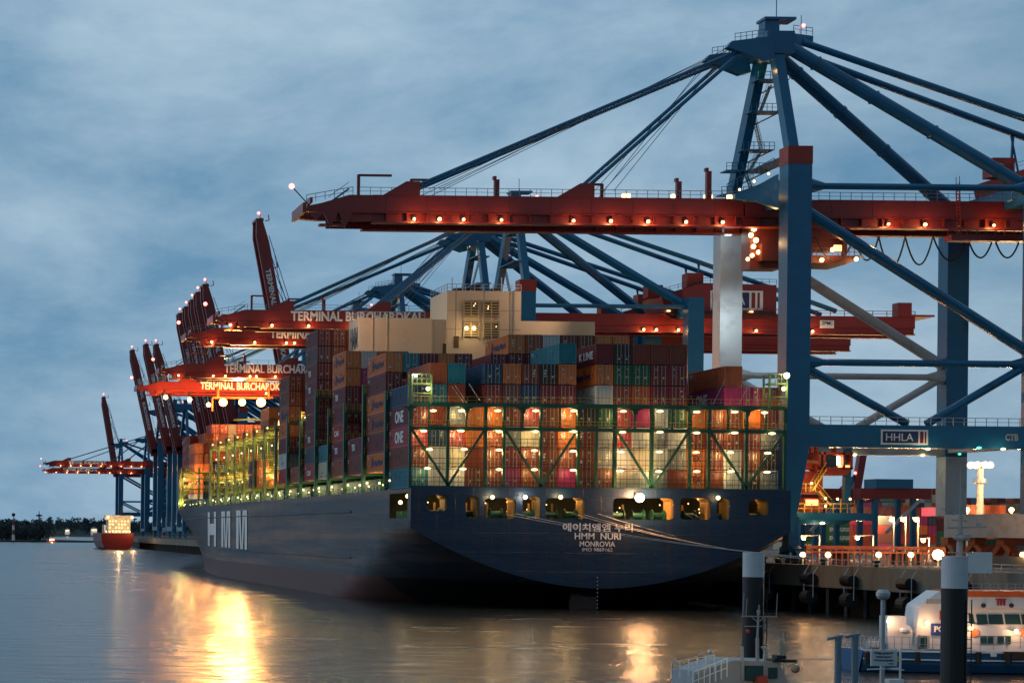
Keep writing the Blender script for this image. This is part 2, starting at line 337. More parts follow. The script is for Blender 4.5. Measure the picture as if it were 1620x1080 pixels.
def hull():
    ss = [0, 2, 12, 20, 28, 36, 44, 52, 62, 75, 100, 130, 160]+[160+8*i for i in range(1, 31)]
    zs = [-1, 0, .6, 1.2, 1.8, 2.4, 3.0, 3.3, 3.8, 4.6, 5.6, 7, 8.6, 10, 11, 12.4, 15.9, 16.5]
    b = MB()
    def pt(s, z, sd):
        zz = z + (.9*cl((s-330)/70)**2 if z >= 16.4 else 0)
        q_ = cl(z/DZ)**1.7; s = min(s, (168*(1-q_)+190*q_)+(194*(1-q_)+(LS-190)*q_)) if s > 200 else s; x = half(s, z)
        zb = 3.0-14*cl(s/52)**.85
        if s < 75 and zz < zb: zz = zb
        return (XC+sd*x, Y0+s, zz)
    for sd in (-1, 1):
        for i in range(len(ss)-1):
            for j in range(len(zs)-1):
                s0, s1, z0, z1 = ss[i], ss[i+1], zs[j], zs[j+1]
                if sd < 0 and s0 == 2 and z0 == 12.4: continue
                a, b_, c, d = pt(s0,z0,sd), pt(s1,z0,sd), pt(s1,z1,sd), pt(s0,z1,sd)
                if (Vector(a)-Vector(c)).length < .02: continue
                b.mi(1 if z1 <= 3.9 and s0 >= 20 else (2 if s0 < 44 and z1 <= 3.9 else 0))  # aft underside black: shadow below the overhanging stern painted in
                f = [a, b_, c, d] if sd > 0 else [a, d, c, b_]
                g = []
                for q in f:
                    if not g or (Vector(q)-Vector(g[-1])).length > 1e-4: g.append(q)
                if (Vector(g[0])-Vector(g[-1])).length < 1e-4: g.pop()
                if len(g) > 2: b.face(g)
    b.mi(2)
    for i in range(7):  # underside closing near the stern centre, in the same painted shadow black
        s0, s1 = ss[i], ss[i+1]; z0 = 3.0-14*cl(s0/52)**.85; z1 = 3.0-14*cl(s1/52)**.85
        b.face([(XC-half(s0,z0+.01)-.01,Y0+s0,z0),(XC-half(s1,z1+.01)-.01,Y0+s1,z1),(XC+half(s1,z1+.01)+.01,Y0+s1,z1),(XC+half(s0,z0+.01)+.01,Y0+s0,z0)])
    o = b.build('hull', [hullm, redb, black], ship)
    me = o.data
    import bmesh
    bm = bmesh.new(); bm.from_mesh(me); bmesh.ops.remove_doubles(bm, verts=bm.verts, dist=.003); bmesh.ops.recalc_face_normals(bm, faces=bm.faces); bm.to_mesh(me); bm.free()
    for p in me.polygons: p.use_smooth = True
    # deck
    b = MB(); n = [s for s in ss if s >= 0]
    for s0, s1 in zip(n, n[1:]): b.face([(XC-half(s0,16.5),Y0+s0,16.42),(XC+half(s0,16.5),Y0+s0,16.42),(XC+half(s1,16.5),Y0+s1,16.42),(XC-half(s1,16.5),Y0+s1,16.42)])
    b.build('deck', green, ship)
    # rubbing strakes on the port side
    for z in (13.6, 6.4):
        b = MB(); sq = [s for s in ss if 30 <= s <= 290]
        for s0, s1 in zip(sq, sq[1:]): b.beam((XC-half(s0,z)-.05,Y0+s0,z), (XC-half(s1,z)-.05,Y0+s1,z), .25, .22)
        b.build('rubbing_strake', hullm, ship)
hull()
# transom with mooring openings
OP = [(675,783,708.5,808),(737,785,758,819),(767,787,816,820),(827,785,855.5,820),(863,787,926,821),(970,787,1066,822),(1076,787,1124.5,822),(1134.5,788,1155,822),(1184,790,1217,815)]
def transom():
    b = MB(); y = Y0-.02; th = .25
    holes = [(P(a,t,Y0).x, P(a,t,Y0).z, P(c,d,Y0).x, P(c,d,Y0).z) for a,t,c,d in OP]
    zt, zb = 15.75, 12.3
    b.prism([(XC-26,y,zt),(XC+26,y,zt),(XC+26,y,DZ+.2),(XC-26,y,DZ+.2)], (0,th,0))
    low = [(XC-26,y,zb-.004)]; zz = [11+ (zb-11)*0, ]
    pts = []
    for i in range(0, 33):
        t = i/32*2-1; h = abs(t); z = 3+8*h**(1/.52) if h < 1 else 11
        pts.append((XC+26*t, y, z))
    b.prism([(XC-26,y,zb-.004)]+pts+[(XC+26,y,zb-.004)], (0,th,0))
    xs = XC-26
    for (x0, z0, x1, z1) in holes:
        b.box((xs,y,zb),(x0,y+th,zt-.002))
        if z0 < zt-.05: b.box((x0+.003,y,z0),(x1-.003,y+th,zt-.003))
        if z1 > zb+.05: b.box((x0+.003,y,zb),(x1-.003,y+th,z1))
        r_ = .55
        for cx, sx in ((x0, 1), (x1, -1)):
            for cz, sz in ((min(z0, zt), -1), (max(z1, zb), 1)):
                b.prism([(cx,y+.01,cz),(cx+sx*r_,y+.01,cz),(cx+sx*r_*.3,y+.01,cz+sz*r_*.3),(cx,y+.01,cz+sz*r_)], (0,th-.02,0))
        xs = x1
    b.box((xs,y,zb),(XC+26,y+th,zt-.002))
    b.build('transom', transom_m, ship)
    # mooring deck behind
    mb = mat('mooring_deck_green', (.03, .1, .05), .6); my = mat('mooring_deck_ochre', (.4, .22, .06), .6)
    b = MB().box((XC-25.6,Y0+.4,11.9),(XC+25.6,Y0+14,12.15)); b.build('mooring_deck', mb, ship)
    b = MB().mi(0).box((XC-25.7,Y0+13.8,12.2),(XC+25.7,Y0+14,16.3)); b.build('mooring_bulkhead', mat('dim_bulkhead', (.03,.035,.02), .7), ship)
    root = ship
    for k, (x0, z0, x1, z1) in enumerate(holes):
        wd = x1-x0; n = max(1, int(wd/2.6))
        for j in range(n):
            cx = x0+wd*(j+.5)/n; wq = min(.8, wd/n*.36)
            b = MB().tube((cx-wq,Y0+2.2,13.1),(cx+wq,Y0+2.2,13.1), .42, 10)
            for e in (-wq, wq): b.tube((cx+e-.07,Y0+2.2,13.1),(cx+e+.07,Y0+2.2,13.1), .78, 12)
            b.box((cx-wq-.2,Y0+1.9,12.2),(cx-wq+.1,Y0+2.5,12.9)); b.box((cx+wq-.1,Y0+1.9,12.2),(cx+wq+.2,Y0+2.5,12.9))
            b.build('mooring_winch', green, ship)
        for j in range(max(1, n//2)):
            cx = x0+wd*(.2+.6*random.random()); MB().box((cx-.12,Y0+3.5,12.2),(cx+.12,Y0+3.8,14.6)).build('pillar', my, ship)
        MB().prism([(x1-.35,Y0+.3,12.35),(x1-.02,Y0+.3,12.35),(x1-.02,Y0+.3,15.4),(x1-.7,Y0+.3,15.6),(x1-.75,Y0+.3,15.4),(x1-.35,Y0+.3,15)], (0,2.5,0)).build('frame_web', my, ship)
        for j in range(3): MB().ball((x0+wd*random.random(),Y0+random.uniform(5,12),random.uniform(13.5,15.2)), .09, 6).build('deck_lamp', e_warm, ship)
        lamp((x0+wd*.8,Y0+3.0,15.4), 45+12*wd, (1,.55,.18), ship, .3)
    for px, py, em, e in ((779,786,e_warm,130),(831,786,e_white,130),(887,786,e_warm,130),(1136,787,e_warm,40),(629,785,e_warm,160),(621,794,e_warm,120)):
        p = P(px, py, Y0-.4 if px > 640 else 258); 
        if px < 640: p = Vector((XC-25.2, 255 if px > 625 else 259, p.z))
        MB().ball(p, .3, 8).build('flood_lamp', em, ship); lamp(p+Vector((0,-.8,0)), e, WHT if em is e_white else WARM, ship, .3)
    # the strongest lamp on the stern
    p = P(1012, 787, Y0-.6)
    MB().ball(p, .62, 12).build('search_lamp', emis('search_lamp_glass', (1,.8,.5), 9), ship); lamp(p+Vector((0,-1.2,0)), 2600, (1,.5,.22), ship, .6)
    MB().box(p+Vector((-.5,.35,.4)), p+Vector((.5,.6,.8))).build('lamp_bracket', dark, ship)
    for j in range(6):
        MB().box((XC-25.3,Y0+3+j*1.5,12.2),(XC-24.9,Y0+3.3+j*1.5,13.4)).build('bollard', green, ship)
transom()
# rudder head and draught marks
MB().prism([P(903,967,Y0+3),P(903,940,Y0+3),P(944,932,Y0+3),P(944,970,Y0+3)], (.0,.8,0)).build('rudder', mat('rudder_red', (.11,.06,.05), .6), ship)
b = MB()
for i in range(9): p = P(945, 914+i*6, Y0-.05); b.box((p.x-.07,p.y-.03,p.z),(p.x+.07,p.y+.01,p.z+.18))
b.build('draught_mark', greypaint, ship)
# stern lettering
for st, x0, x1, yt, yb, bo in (('에이치엠엠 누리',890,1001,828,840,.02),('HMM  NURI',909,982,843,852.5,.015),('MONROVIA',917,973,856,864,.012),('IMO 9869162',921,969,866.5,871.5,.0)):
    p = P(x0, yb, Y0-.02); q = P(x1, yt, Y0-.02); text('lettering', st, (p.x,Y0-.03,p.z), X_, Z_, q.z-p.z, q.x-p.x, white, ship, bo)
# big HMM on the port bow: letters follow the flared side
def side_pt(px, py):
    lo, hi = 60.0, 330.0   # march along the pixel's ray to the hull side
    best = None
    for i in range(2700):
        s = lo+(hi-lo)*i/2700; p = P(px, py, Y0+s)
        if p.x >= XC-half(s, max(p.z, 0)): return p+Vector((-.15, -.25, 0))
    return p
def letter(x0, x1, yt0, yb0, yt1, yb1, bars):
    def uv(u, v):
        x = x0+(x1-x0)*u; t = yt0+(yt1-yt0)*u; b_ = yb0+(yb1-yb0)*u; return side_pt(x, b_+(t-b_)*v)
    b = MB()
    for poly in bars:
        (a0,a1),(b0,b1),(c0,c1),(d0,d1) = poly; n = 6
        for i in range(n):
            l0 = (a0+(d0-a0)*i/n, a1+(d1-a1)*i/n); l1 = (a0+(d0-a0)*(i+1)/n, a1+(d1-a1)*(i+1)/n)
            r0 = (b0+(c0-b0)*i/n, b1+(c1-b1)*i/n); r1 = (b0+(c0-b0)*(i+1)/n, b1+(c1-b1)*(i+1)/n)
            b.face([uv(*l0), uv(*r0), uv(*r1), uv(*l1)])
    b.build('lettering', mat('letter_white', (.9,.86,.82), .35, 0, .06), ship)
Hb = [[(0,0),(.25,0),(.25,1),(0,1)],[(.75,0),(1,0),(1,1),(.75,1)],[(.25,.33),(.75,.33),(.75,.66),(.25,.66)]]
Mb = [[(0,0),(.22,0),(.22,1),(0,1)],[(.78,0),(1,0),(1,1),(.78,1)],[(.38,0),(.5,0),(.4,1),(.22,1)],[(.5,0),(.62,0),(.78,1),(.6,1)]]
letter(329.5,342.5,810,863,809,864, Hb); letter(351,365,808.5,864.5,808,866, Mb); letter(374.5,391.5,807,867,806.5,869, Mb)
# ---- lashing bridges
def bridge_lamps(root, pts, e, col, em, every=1, r=.2, size=.13):
    for i, p in enumerate(pts):
        MB().box(Vector(p)+Vector((-size*2.1,-size,-size*.5)), Vector(p)+Vector((size*2.1,size,size*.5))).build('lamp', em, root)
        if i % every == 0: lamp(Vector(p)+Vector((0,-.1,-.45)), e, col, root, r)
def stern_bridge():
    y = Y0+.6; b = MB(); px = lambda x, yy: P(x, yy, y)
    zt = lambda yy, x=945: P(x, yy, y).z
    xs = [648.5,708,768,797,855.5,914.5,943,973,1031,1091,1121,1180,1241]
    z0, zc, zm = 16.6, zt(680), zt(642.5)
    for x in xs:
        X = px(x, 700).x; b.beam((X,y,z0),(X,y,zm), .36, .5)
    L, Rr = px(648.5,700).x, px(1241,700).x
    for z, h in ((zm, .55), (zc, .5)): b.box((L,y-.34,z-h/2),(Rr,y+.34,z+h/2))
    b.box((L,y-.5,z0-.1),(Rr,y+.5,z0+.25))
    for x0, xm, x1 in ((650,708.5,767),(798,855.5,913),(975,1031,1090),(1123,1180,1240)):
        for a, c in ((x0,xm),(x1,xm)): b.beam((px(a,680).x,y-.1,zc),(px(c,770).x,y-.1,z0+.3), .3)
    for i in range(20):
        X = px(649+29.6*i, 700).x
        b.beam((X,y+.1,zc),(X,y+.1,zm), .26, .3)
        if i % 3 == 0:   # arched corners
            for sx in (-1, 1): b.prism([(X,y-.2,zm-.3),(X+sx*1.0,y-.2,zm-.3),(X+sx*.4,y-.2,zm-.55),(X+sx*.22,y-.2,zm-1.1),(X,y-.2,zm-1.2)], (0,.4,0))
    o = b.build('lashing_bridge', green, ship)
    rr = MB(); ye = mat('rail_ochre', (.42,.33,.05), .5)
    for z in (zm+1.1, zc+1.1): rr.beam((L,y-.45,z),(Rr,y-.45,z), .07); rr.beam((L,y-.45,z-.5),(Rr,y-.45,z-.5), .045)
    for i in range(41):
        X = L+(Rr-L)*i/40
        for z in (zm, zc): rr.beam((X,y-.45,z+.3),(X,y-.45,z+1.1), .05)
    rr.build('handrail', ye, o)
    rr = MB()
    for yy in (695,702,711,727,735,744,757,764): z = zt(yy); rr.beam((L,y+.45,z),(Rr,y+.45,z), .07)
    for i in range(61): X = L+(Rr-L)*i/60; rr.beam((X,y+.45,z0),(X,y+.45,zt(695)), .04)
    rr.build('walkway_grid', dark, o)
    pts = [(684,648),(728.5,648),(786,648),(846,648),(906,648),(984,649),(1042,649),(1100,650),(1160,650),(1207,651)]
    pts += [(669,680),(728,680),(788,681),(845.5,681),(906,681),(983,682),(1042,682),(1100,683),(1160,683),(1219,684)]
    pts += [(678,710),(733,710),(788,711),(844,712),(905,713),(980,714),(1041,714),(1099,715),(1153,715),(1212,716)]
    pts += [(675,740),(731,741),(788,742),(844,742),(905,743),(979,744),(1040,745),(1100,745),(1154,745),(1211,746)]
    ps = []
    for x, yy in pts: q = P(x, yy, y-.15); ps.append((q.x, y-.62, q.z-.05 if yy > 690 else q.z-.15))
    for p in ps: MB().beam(Vector(p)+Vector((0,.05,.06)), Vector(p)+Vector((0,.6,.5)), .07).build('lamp_bracket', green, o)
    for p in ps:
        MB().ball(Vector(p), .46, 10, .34).build('lamp', e_warm, o)
    for p in ps: lamp((p[0]+.1, Y0+1.95, p[2]-.3), random.uniform(45, 100), (1,.69,.27), o, .22)
    # corner towers
    for x0, x1 in ((650,680),(1214,1241)):
        A, B = px(x0,640).x, px(x1,640).x; t = MB(); zz = zt(606, x0)
        for X in (A, B): t.beam((X,y-.6,zm),(X,y-.6,zz+1.2), .22); t.beam((X,y+1.2,zm),(X,y+1.2,zz+1.2), .22)
        t.box((A,y-.7,zz-.2),(B,y+1.3,zz)); t.beam((A,y-.6,zm+1.5),(B,y-.6,zm+1.5), .15)
        t.rail((A,y-.65,zz),(B,y-.65,zz), 1.2, .6, .06)
        t.build('corner_tower', mat('tower_green', (.1,.19,.07), .5), o)
        p = Vector((B-.5,y-.8,zz-.8)); MB().ball(p, .3, 8).build('lamp', e_warm, o); lamp(p+Vector((0,-.6,0)), 150, WARM, o)
        p = Vector((A+.4 if x0 < 700 else B-.1,y-.8,zz+1.0)); MB().ball(p, .22 if x0 < 700 else .42, 8).build('lamp', e_white, o); lamp(p+Vector((0,-.6,.3)), 200, WHT, o)
stern_bridge()
def mid_bridge(s, ztop, lit=0, xr=1.0, e=700, ntop=0):
    y = Y0+s; b = MB(); hb = half(s, 16.5)-.3; L = XC-hb; Rr = XC+hb*xr; z0 = 16.5; zl = [19.2, 22.1, 25.0, ztop-.4]
    n = 11
    for i in range(n): X = L+(Rr-L)*i/(n-1); b.beam((X,y,z0),(X,y,ztop+ (1.0 if i < 2 else 0)), .5, .8)
    for z in zl: b.box((L,y-.5,z-.17),(Rr,y+.5,z+.17))
    for i in range(0, n-1, 2):
        a = L+(Rr-L)*i/(n-1); c = L+(Rr-L)*(i+1)/(n-1); b.beam((a,y,19.4),(c,y,24.8), .3); 
    o = b.build('lashing_bridge', green if not lit else mat('lit_bridge_green', (.12,.16,.04), .5), ship)  # yellower copy of the deck green with the lamplight painted in
    r_ = MB()
    for z in zl[1:]: r_.rail((L,y-.55,z+.17),(L+ (Rr-L)*.5,y-.55,z+.17), 1.0, 1.1, .05)
    r_.rail((L-.05,y-.6,zl[-1]),(L-.05,y+.6,zl[-1]), 1.3, .5, .06)
    r_.build('handrail', mat('rail_ochre', (.42,.33,.05)), o)
    if lit:
        t = MB(); z = ztop
        t.box((L-.2,y-.9,z-.15),(L+2.4,y+.9,z)); t.rail((L-.2,y-.9,z),(L+2.4,y-.9,z), 1.2, .6, .07); t.rail((L-.2,y-.9,z),(L-.2,y+.9,z), 1.2, .6, .07)
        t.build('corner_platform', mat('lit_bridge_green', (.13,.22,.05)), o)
    return o, L, y
for s, zt_ in ((15.6,30),(29.6,32),(42.5,30),(54.4,30),(64.8,34),(78,31),(90,31)):
    o, L, y = mid_bridge(s, zt_, 0)
    for z in (17.9,): 
        for dx in (.3, 2.2): MB().ball((L+dx, y-1.2, z), .17, 6).build('lamp', e_warm, o)
        lamp((L+1.2, y-1.8, z), 90, (1,.85,.35), o)
    if s in (29.6, 54.4, 78):
        z = zt_-.5
        MB().box((L+.4,y-.9,z+.3),(L+2.6,y-.8,z+.5)).build('lamp', e_warm, o); lamp((L+1.4,y-1.6,z+.8), 600, (1,.58,.18), o)
for i, s in enumerate((102,114,126,138,150,162,174,186)):
    o, L, y = mid_bridge(s, 30.2, 1)
    for dx, z in ((.3,31),(1.8,31.2),(1.2,27.5),(4,24.2),(1.5,21.2),(.5,17.8),(3,17.6)): MB().ball((L+dx, y-1.0, z), .16, 6).build('lamp', e_warm, o)
    lamp((L+2,y-2,28.8), 380, (1,.74,.26), o); lamp((L+3,y-2.5,22.5), 520, (1,.62,.2), o); lamp((L+1,y-2,18.0), 90, (1,.85,.35), o)
for i, s in enumerate((258,272,284)):
    o, L, y = mid_bridge(s, 27, 1)
    for dx, z in ((.3,25),(1.2,18),(2.6,18)): MB().ball((L+dx, y-1.0, z), .2, 6).build('lamp', e_warm, o)
    lamp((L+1,y-2,24), 500, (1,.6,.2), o); lamp((L-.5,y-1,18.5), 300, (1,.85,.3), o)
# deck edge: hatch coamings and rail
b = MB()
for s0 in range(16, 250, 13): b.box((XC-23.2,Y0+s0,16.5),(XC+23,Y0+s0+11,18.6))
b.build('hatch_cover', mat('hatch_green', (.02,.1,.06), .6), ship)
b = MB(); prev = None
for s0 in range(14, 320, 2):
    p = Vector((XC-half(s0,16.5)+.15, Y0+s0, 16.45))
    if prev is not None: b.beam(p+Z_, prev+Z_, .06); b.beam(p+Z_*.5, prev+Z_*.5, .05); b.beam(p, p+Z_, .06)
    prev = p
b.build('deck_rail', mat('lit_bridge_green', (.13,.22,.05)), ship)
for s0 in range(20, 310, 9): MB().ball((XC-half(s0,16.5)+1.0, Y0+s0, 17.4), .13, 6).build('deck_lamp', e_warm, ship)
for s0 in range(24, 250, 22): lamp((XC-half(s0,16.5)+1.0, Y0+s0+2, 17.8), 80, (1,.85,.4), ship)
# funnel casing and aft house
def casing():
    fc = mat('funnel_cream', (.55,.44,.29), .55, 0, .06, .12, dirt=.1)
    x0, x1 = P(568,530,305).x, P(942,530,305).x; zt = P(600,502.5,305).z
    o = MB().box((x0,305,18.8),(P(683,530,305).x,312.5,zt)).build('engine_casing', fc, ship); b = MB().box((P(823,530,305).x,305.3,18.8),(x1,312.5,P(880,508,305).z))
    b.build('engine_casing', fc, ship)
    X0, X1 = P(706,500,305).x, P(823,500,305).x; z1 = P(760,460.5,305).z
    MB().box((P(683,530,305).x+.01,305.4,18.8),(X0,312,P(700,505,305).z)).build('casing_link', fc, ship)
    f = MB().box((X0,304.6,18.8),(X1,315,z1)).build('funnel', fc, ship)
    sm = MB()
    for gx in (.12,.5,.88): X = X0+(X1-X0)*gx; sm.box((X-.05,304.56,P(700,545,305).z),(X+.05,304.595,z1))
    for zz in (.35,.68): z = z1-(z1-P(700,550,305).z)*zz; sm.box((X0,304.56,z),(X1,304.595,z+.08))
    sm.build('seam', mat('seam_brown', (.3,.22,.13)), f)
    lou = mat('louvre_backing', (.1,.06,.02), .8); e_l = mat('louvre_slat', (.4,.32,.18), .5)
    for ax, bx in ((733,757),(764.5,789)):
        for ay, by in ((476,501),(509.5,533)):
            p, q = P(ax,by,304.5), P(bx,ay,304.5); l = MB().box((p.x,304.45,p.z),(q.x,304.55,q.z)).build('louvre', lou, f)
            s_ = MB(); n = 6
            for i in range(n): z = p.z+(q.z-p.z)*(i+.5)/n; s_.box((p.x,304.2,z-.09),(q.x,304.42,z+.09))
            for xx in (p.x,(p.x+q.x)/2,q.x): s_.box((xx-.08,304.15,p.z-.3),(xx+.08,304.43,q.z+.2))
            s_.build('slat', e_l, l)
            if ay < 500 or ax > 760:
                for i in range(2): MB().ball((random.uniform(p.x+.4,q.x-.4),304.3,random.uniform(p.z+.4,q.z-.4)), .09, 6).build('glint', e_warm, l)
    for px in (738, 750):
        p = P(px, 519, 303.9); MB().ball(p, .33, 8).build('flood_lamp', e_warm, f); lamp(p+Vector((0,-1,-.2)), 70, (1,.7,.35), f)
    # letters on the port face of the casing
    text('lettering', 'HMM', (x0-.03, 311.6, zt-5), -Y_, Z_, 3.6, 5.6, mat('letter_slate', (.12,.14,.17), .6), o, .02)
    lamp((XC-28,296,50), 3600, (1,.62,.42), ship, 2.0, 'SPOT', (XC-12,306,45), 100)
    lamp((XC+14,297,52), 2600, (1,.66,.45), ship, 2.0, 'SPOT', (XC,306,45), 110)
    MB().box((X0+1.2,304.5,z1-9.5),(X0+2.0,304.59,z1-7.6)).build('door', lou, f); MB().box((x0+14,304.9,zt-6),(x0+14.8,304.98,zt-4.2)).build('door', lou, o)
    l = MB()
    for q in range(22): l.box((X1-1.6,304.35,z1-.4-q*.4),(X1-1.1,304.42,z1-.34-q*.4))
    l.box((X1-1.68,304.35,z1-9),(X1-1.6,304.45,z1+.6)); l.box((X1-1.1,304.35,z1-9),(X1-1.02,304.45,z1+.6)); l.build('ladder', steel, f)
    for q in (2.2, 4.6): MB().tube((x0+q,304.8,zt-7),(x0+q,304.8,zt+.5), .11, 6).build('vent_pipe', fc, o)
    MB().rail((x0,305.1,zt),(x0+11,305.1,zt), 1.0, 1.4, .045).rail((x0,305.1,zt),(x0,312.3,zt), 1.0, 1.4, .045).build('handrail', steel, o)
    for q in (1.2, 3.0, 9.5): MB().tube((X0+q,306,z1),(X0+q,306,z1+2.4), .09, 6).build('whip_aerial', steel, f)
    MB().rail((X0,304.7,z1),(X1,304.7,z1), 1.1, 1.5, .05).rail((X0,304.7,z1),(X0,314.7,z1), 1.1, 1.5, .05).build('handrail', steel, f)
    for cx in (.25,.5,.75): MB().tube((X0+(X1-X0)*cx,309,z1),(X0+(X1-X0)*cx,309,z1+.9), 1.0, 10).build('exhaust_pipe', black, f)
casing()
# ---------------------------------------------------------------- containers
CC = {'orange': (.62,.16,.025), 'brown': (.19,.04,.02), 'maroon': (.17,.018,.025), 'magenta': (.34,.025,.13), 'red': (.4,.03,.022), 'pink red': (.42,.06,.07),
      'dark blue': (.012,.05,.12), 'teal': (.015,.17,.22), 'white': (.55,.56,.55), 'cream': (.55,.5,.36), 'grey': (.2,.22,.23), 'dark green': (.012,.1,.05),
      'black brown': (.035,.02,.018), 'rust orange': (.33,.075,.025), 'mauve': (.13,.05,.055), 'slate': (.04,.055,.075), 'green': (.04,.2,.09)}
CM = {k: mat('container_'+k.replace(' ', '_'), v, .5, 0, .14, .35, dirt=.12) for k, v in CC.items()}
rodm = mat('lock_rod_steel', (.38,.36,.33), .4, .5, 0); stk = mat('placard_white', (.6,.6,.55), .5, 0, 0); yst = mat('placard_yellow', (.6,.5,.05), .5, 0, 0)
roofm = mat('container_roof_dust', (.11,.1,.095), .8)
CW, CH = 2.44, 2.8
def cont_mesh(Lc, blank):
    b = MB(); b.mi(0)
    for x in (0, CW-.16):
        for y in (0, Lc-.16): b.box((x,y,0),(x+.16,y+.16,CH))
    for z in (0, CH-.14):
        b.box((.16,0,z),(CW-.16,.12,z+.14)); b.box((.16,Lc-.12,z),(CW-.16,Lc,z+.14))
        for x in (0, CW-.1): b.box((x,.16,z),(x+.1,Lc-.16,z+.14))
    n = int((Lc-.32)/.56)
    for sx in (0, 1):
        xa, xb = (.03,.1) if sx == 0 else (CW-.03, CW-.1); p = []
        for i in range(n):
            y0 = .16+(Lc-.32)*i/n; dy = (Lc-.32)/n; p += [(xa,y0),(xa,y0+dy*.4),(xb,y0+dy*.5),(xb,y0+dy*.9)]
        p.append((xa, Lc-.16))
        for (x0,y0),(x1,y1) in zip(p, p[1:]):
            q = [(x0,y0,.14),(x1,y1,.14),(x1,y1,CH-.14),(x0,y0,CH-.14)]; b.face(q if sx else q[::-1])
    ends = [Lc-.06] + ([.06] if blank else [])
    for ye in ends:
        s = 1 if ye > 1 else -1; m = 9; p = []
        for i in range(m):
            x0 = .16+(CW-.32)*i/m; dx = (CW-.32)/m; p += [(x0,ye),(x0+dx*.4,ye),(x0+dx*.5,ye-s*.05),(x0+dx*.9,ye-s*.05)]
        p.append((CW-.16, ye))
        for (x0,y0),(x1,y1) in zip(p, p[1:]):
            q = [(x0,y0,.14),(x1,y1,.14),(x1,y1,CH-.14),(x0,y0,CH-.14)]; b.face(q if s < 0 else q[::-1])
    if not blank: b.face([(.16,.09,.14),(CW-.16,.09,.14),(CW-.16,.09,CH-.14),(.16,.09,CH-.14)])
    rw = random.Random(int(Lc*10)+blank)
    b.mi(2)
    for q in range(9):   # rust scabs and repaint patches on the outermost ribs
        y0 = rw.uniform(.3, Lc-1.2); z0 = rw.uniform(.15, CH-.6); b.box((.005,y0,z0),(.028,y0+rw.uniform(.1,.7),z0+rw.uniform(.06,.35)))
    for q in range(5): x0 = rw.uniform(.1,CW-.4); b.box((x0,-.01,.0),(x0+rw.uniform(.08,.3),-.002,rw.uniform(.06,.13)))
    b.mi(3)
    for q in range(7): b.box((.0,Lc-1.3+q*.13,CH-.55),(.026,Lc-1.22+q*.13,CH-.38))
    for q in range(5): b.box((.0,Lc-1.3+q*.13,CH-.85),(.026,Lc-1.22+q*.13,CH-.7))
    b.mi(1).face([(.05,.1,CH-.03),(CW-.05,.1,CH-.03),(CW-.05,Lc-.1,CH-.03),(.05,Lc-.1,CH-.03)])
    b.mi(0).face([(.05,.1,.05),(.05,Lc-.1,.05),(CW-.05,Lc-.1,.05),(CW-.05,.1,.05)])
    me = bpy.data.meshes.new('container_shell'); me.from_pydata(b.v, [], b.f); me.materials.append(CM['brown']); me.materials.append(roofm); me.materials.append(wear); me.materials.append(stk)
    me.polygons.foreach_set('material_index', b.m); return me
def door_mesh(var):
    rnd = random.Random(var); b = MB(); b.mi(0); W = 1.04; H = CH-.3
    b.box((0,0,0),(W,.05,H))
    for i in range(5): z = .12+i*(H-.2)/5; b.box((.06,-.03,z),(W-.06,0,z+.28))
    b.mi(1)
    for x in (.28, .76):
        b.box((x-.03,-.085,-.08),(x+.03,-.035,H+.08))
        for z in (.0, H-.08): b.box((x-.07,-.1,z),(x+.07,-.03,z+.08))
        b.box((x-.02,-.11,.95),(x+.2,-.08,1.0))
    for k in range(rnd.randint(1, 4)):
        b.mi(3 if rnd.random() < .2 else 2); x = rnd.uniform(.36,.5); z = rnd.uniform(.5,H-.5); b.box((x,-.05,z),(x+rnd.uniform(.12,.28),-.036,z+rnd.uniform(.08,.3)))
    me = bpy.data.meshes.new('container_door'); me.from_pydata(b.v, [], b.f)
    for m in (CM['brown'], rodm, stk, yst): me.materials.append(m)
    me.polygons.foreach_set('material_index', b.m); return me
DOORS = [door_mesh(i) for i in range(8)]; SHELL = {}
wear = mat('container_rust_patch', (.1,.045,.025), .8, 0, .3)
def setm(o, m):
    o.material_slots[0].link = 'OBJECT'; o.material_slots[0].material = m
USED = {}
def container(x, y, z, col, label, group, Lc=12.2, blank=None, doors=True, rot=0):
    if blank is None: blank = random.random() < .18
    k = (round(Lc, 1), blank)
    if k not in SHELL: SHELL[k] = cont_mesh(*k)
    o = bpy.data.objects.new('shipping_container', SHELL[k]); C.objects.link(o); o.location = (x, y, z); setm(o, CM[col])
    if rot: o.rotation_euler = (0, 0, rot)
    tag(o, label, 'container', group)
    if not blank and doors:
        for i in range(2):
            d = bpy.data.objects.new('door', random.choice(DOORS)); C.objects.link(d); d.parent = o; d.location = (.17+1.06*i, .06, .15); setm(d, CM[col])
    return o
def logo(o, st, col, L0=12.2, h=1.25, wd=5.2, y1=None, z=.8, emblem=None):
    """lettering on the port side of a container (reads bow to stern)"""
    p = o.location; y = p.y+(y1 if y1 else L0/2+wd/2)
    t = text('lettering', st, (p.x-.01, y, p.z+z), -Y_, Z_, h, wd, col, None, .03); t.parent = o; t.location = -o.location
    if emblem:
        b = MB()
        for k in range(3): b.box((p.x-.05, y+.6+k*.0, p.z+z-.1+k*.55), (p.x-.005, y+1.5-k*.25, p.z+z+.3+k*.55))
        e = b.build('emblem', emblem, None); e.parent = o; e.location = -o.location
navy_t = mat('logo_navy', (.03,.04,.12), .6, 0, 0); white_t = mat('logo_white', (.75,.75,.75), .6, 0, 0)
ORD = ['first','second','third','fourth','fifth','sixth','seventh','eighth','ninth','tenth','eleventh','twelfth','thirteenth','fourteenth','fifteenth','sixteenth','seventeenth','eighteenth','nineteenth','twentieth']
PITCH = 29.2*253.2/F; XC0 = P(649, 700, 253.2).x
Yb1 = 253.2; GZ = 16.65; TH = 2.9
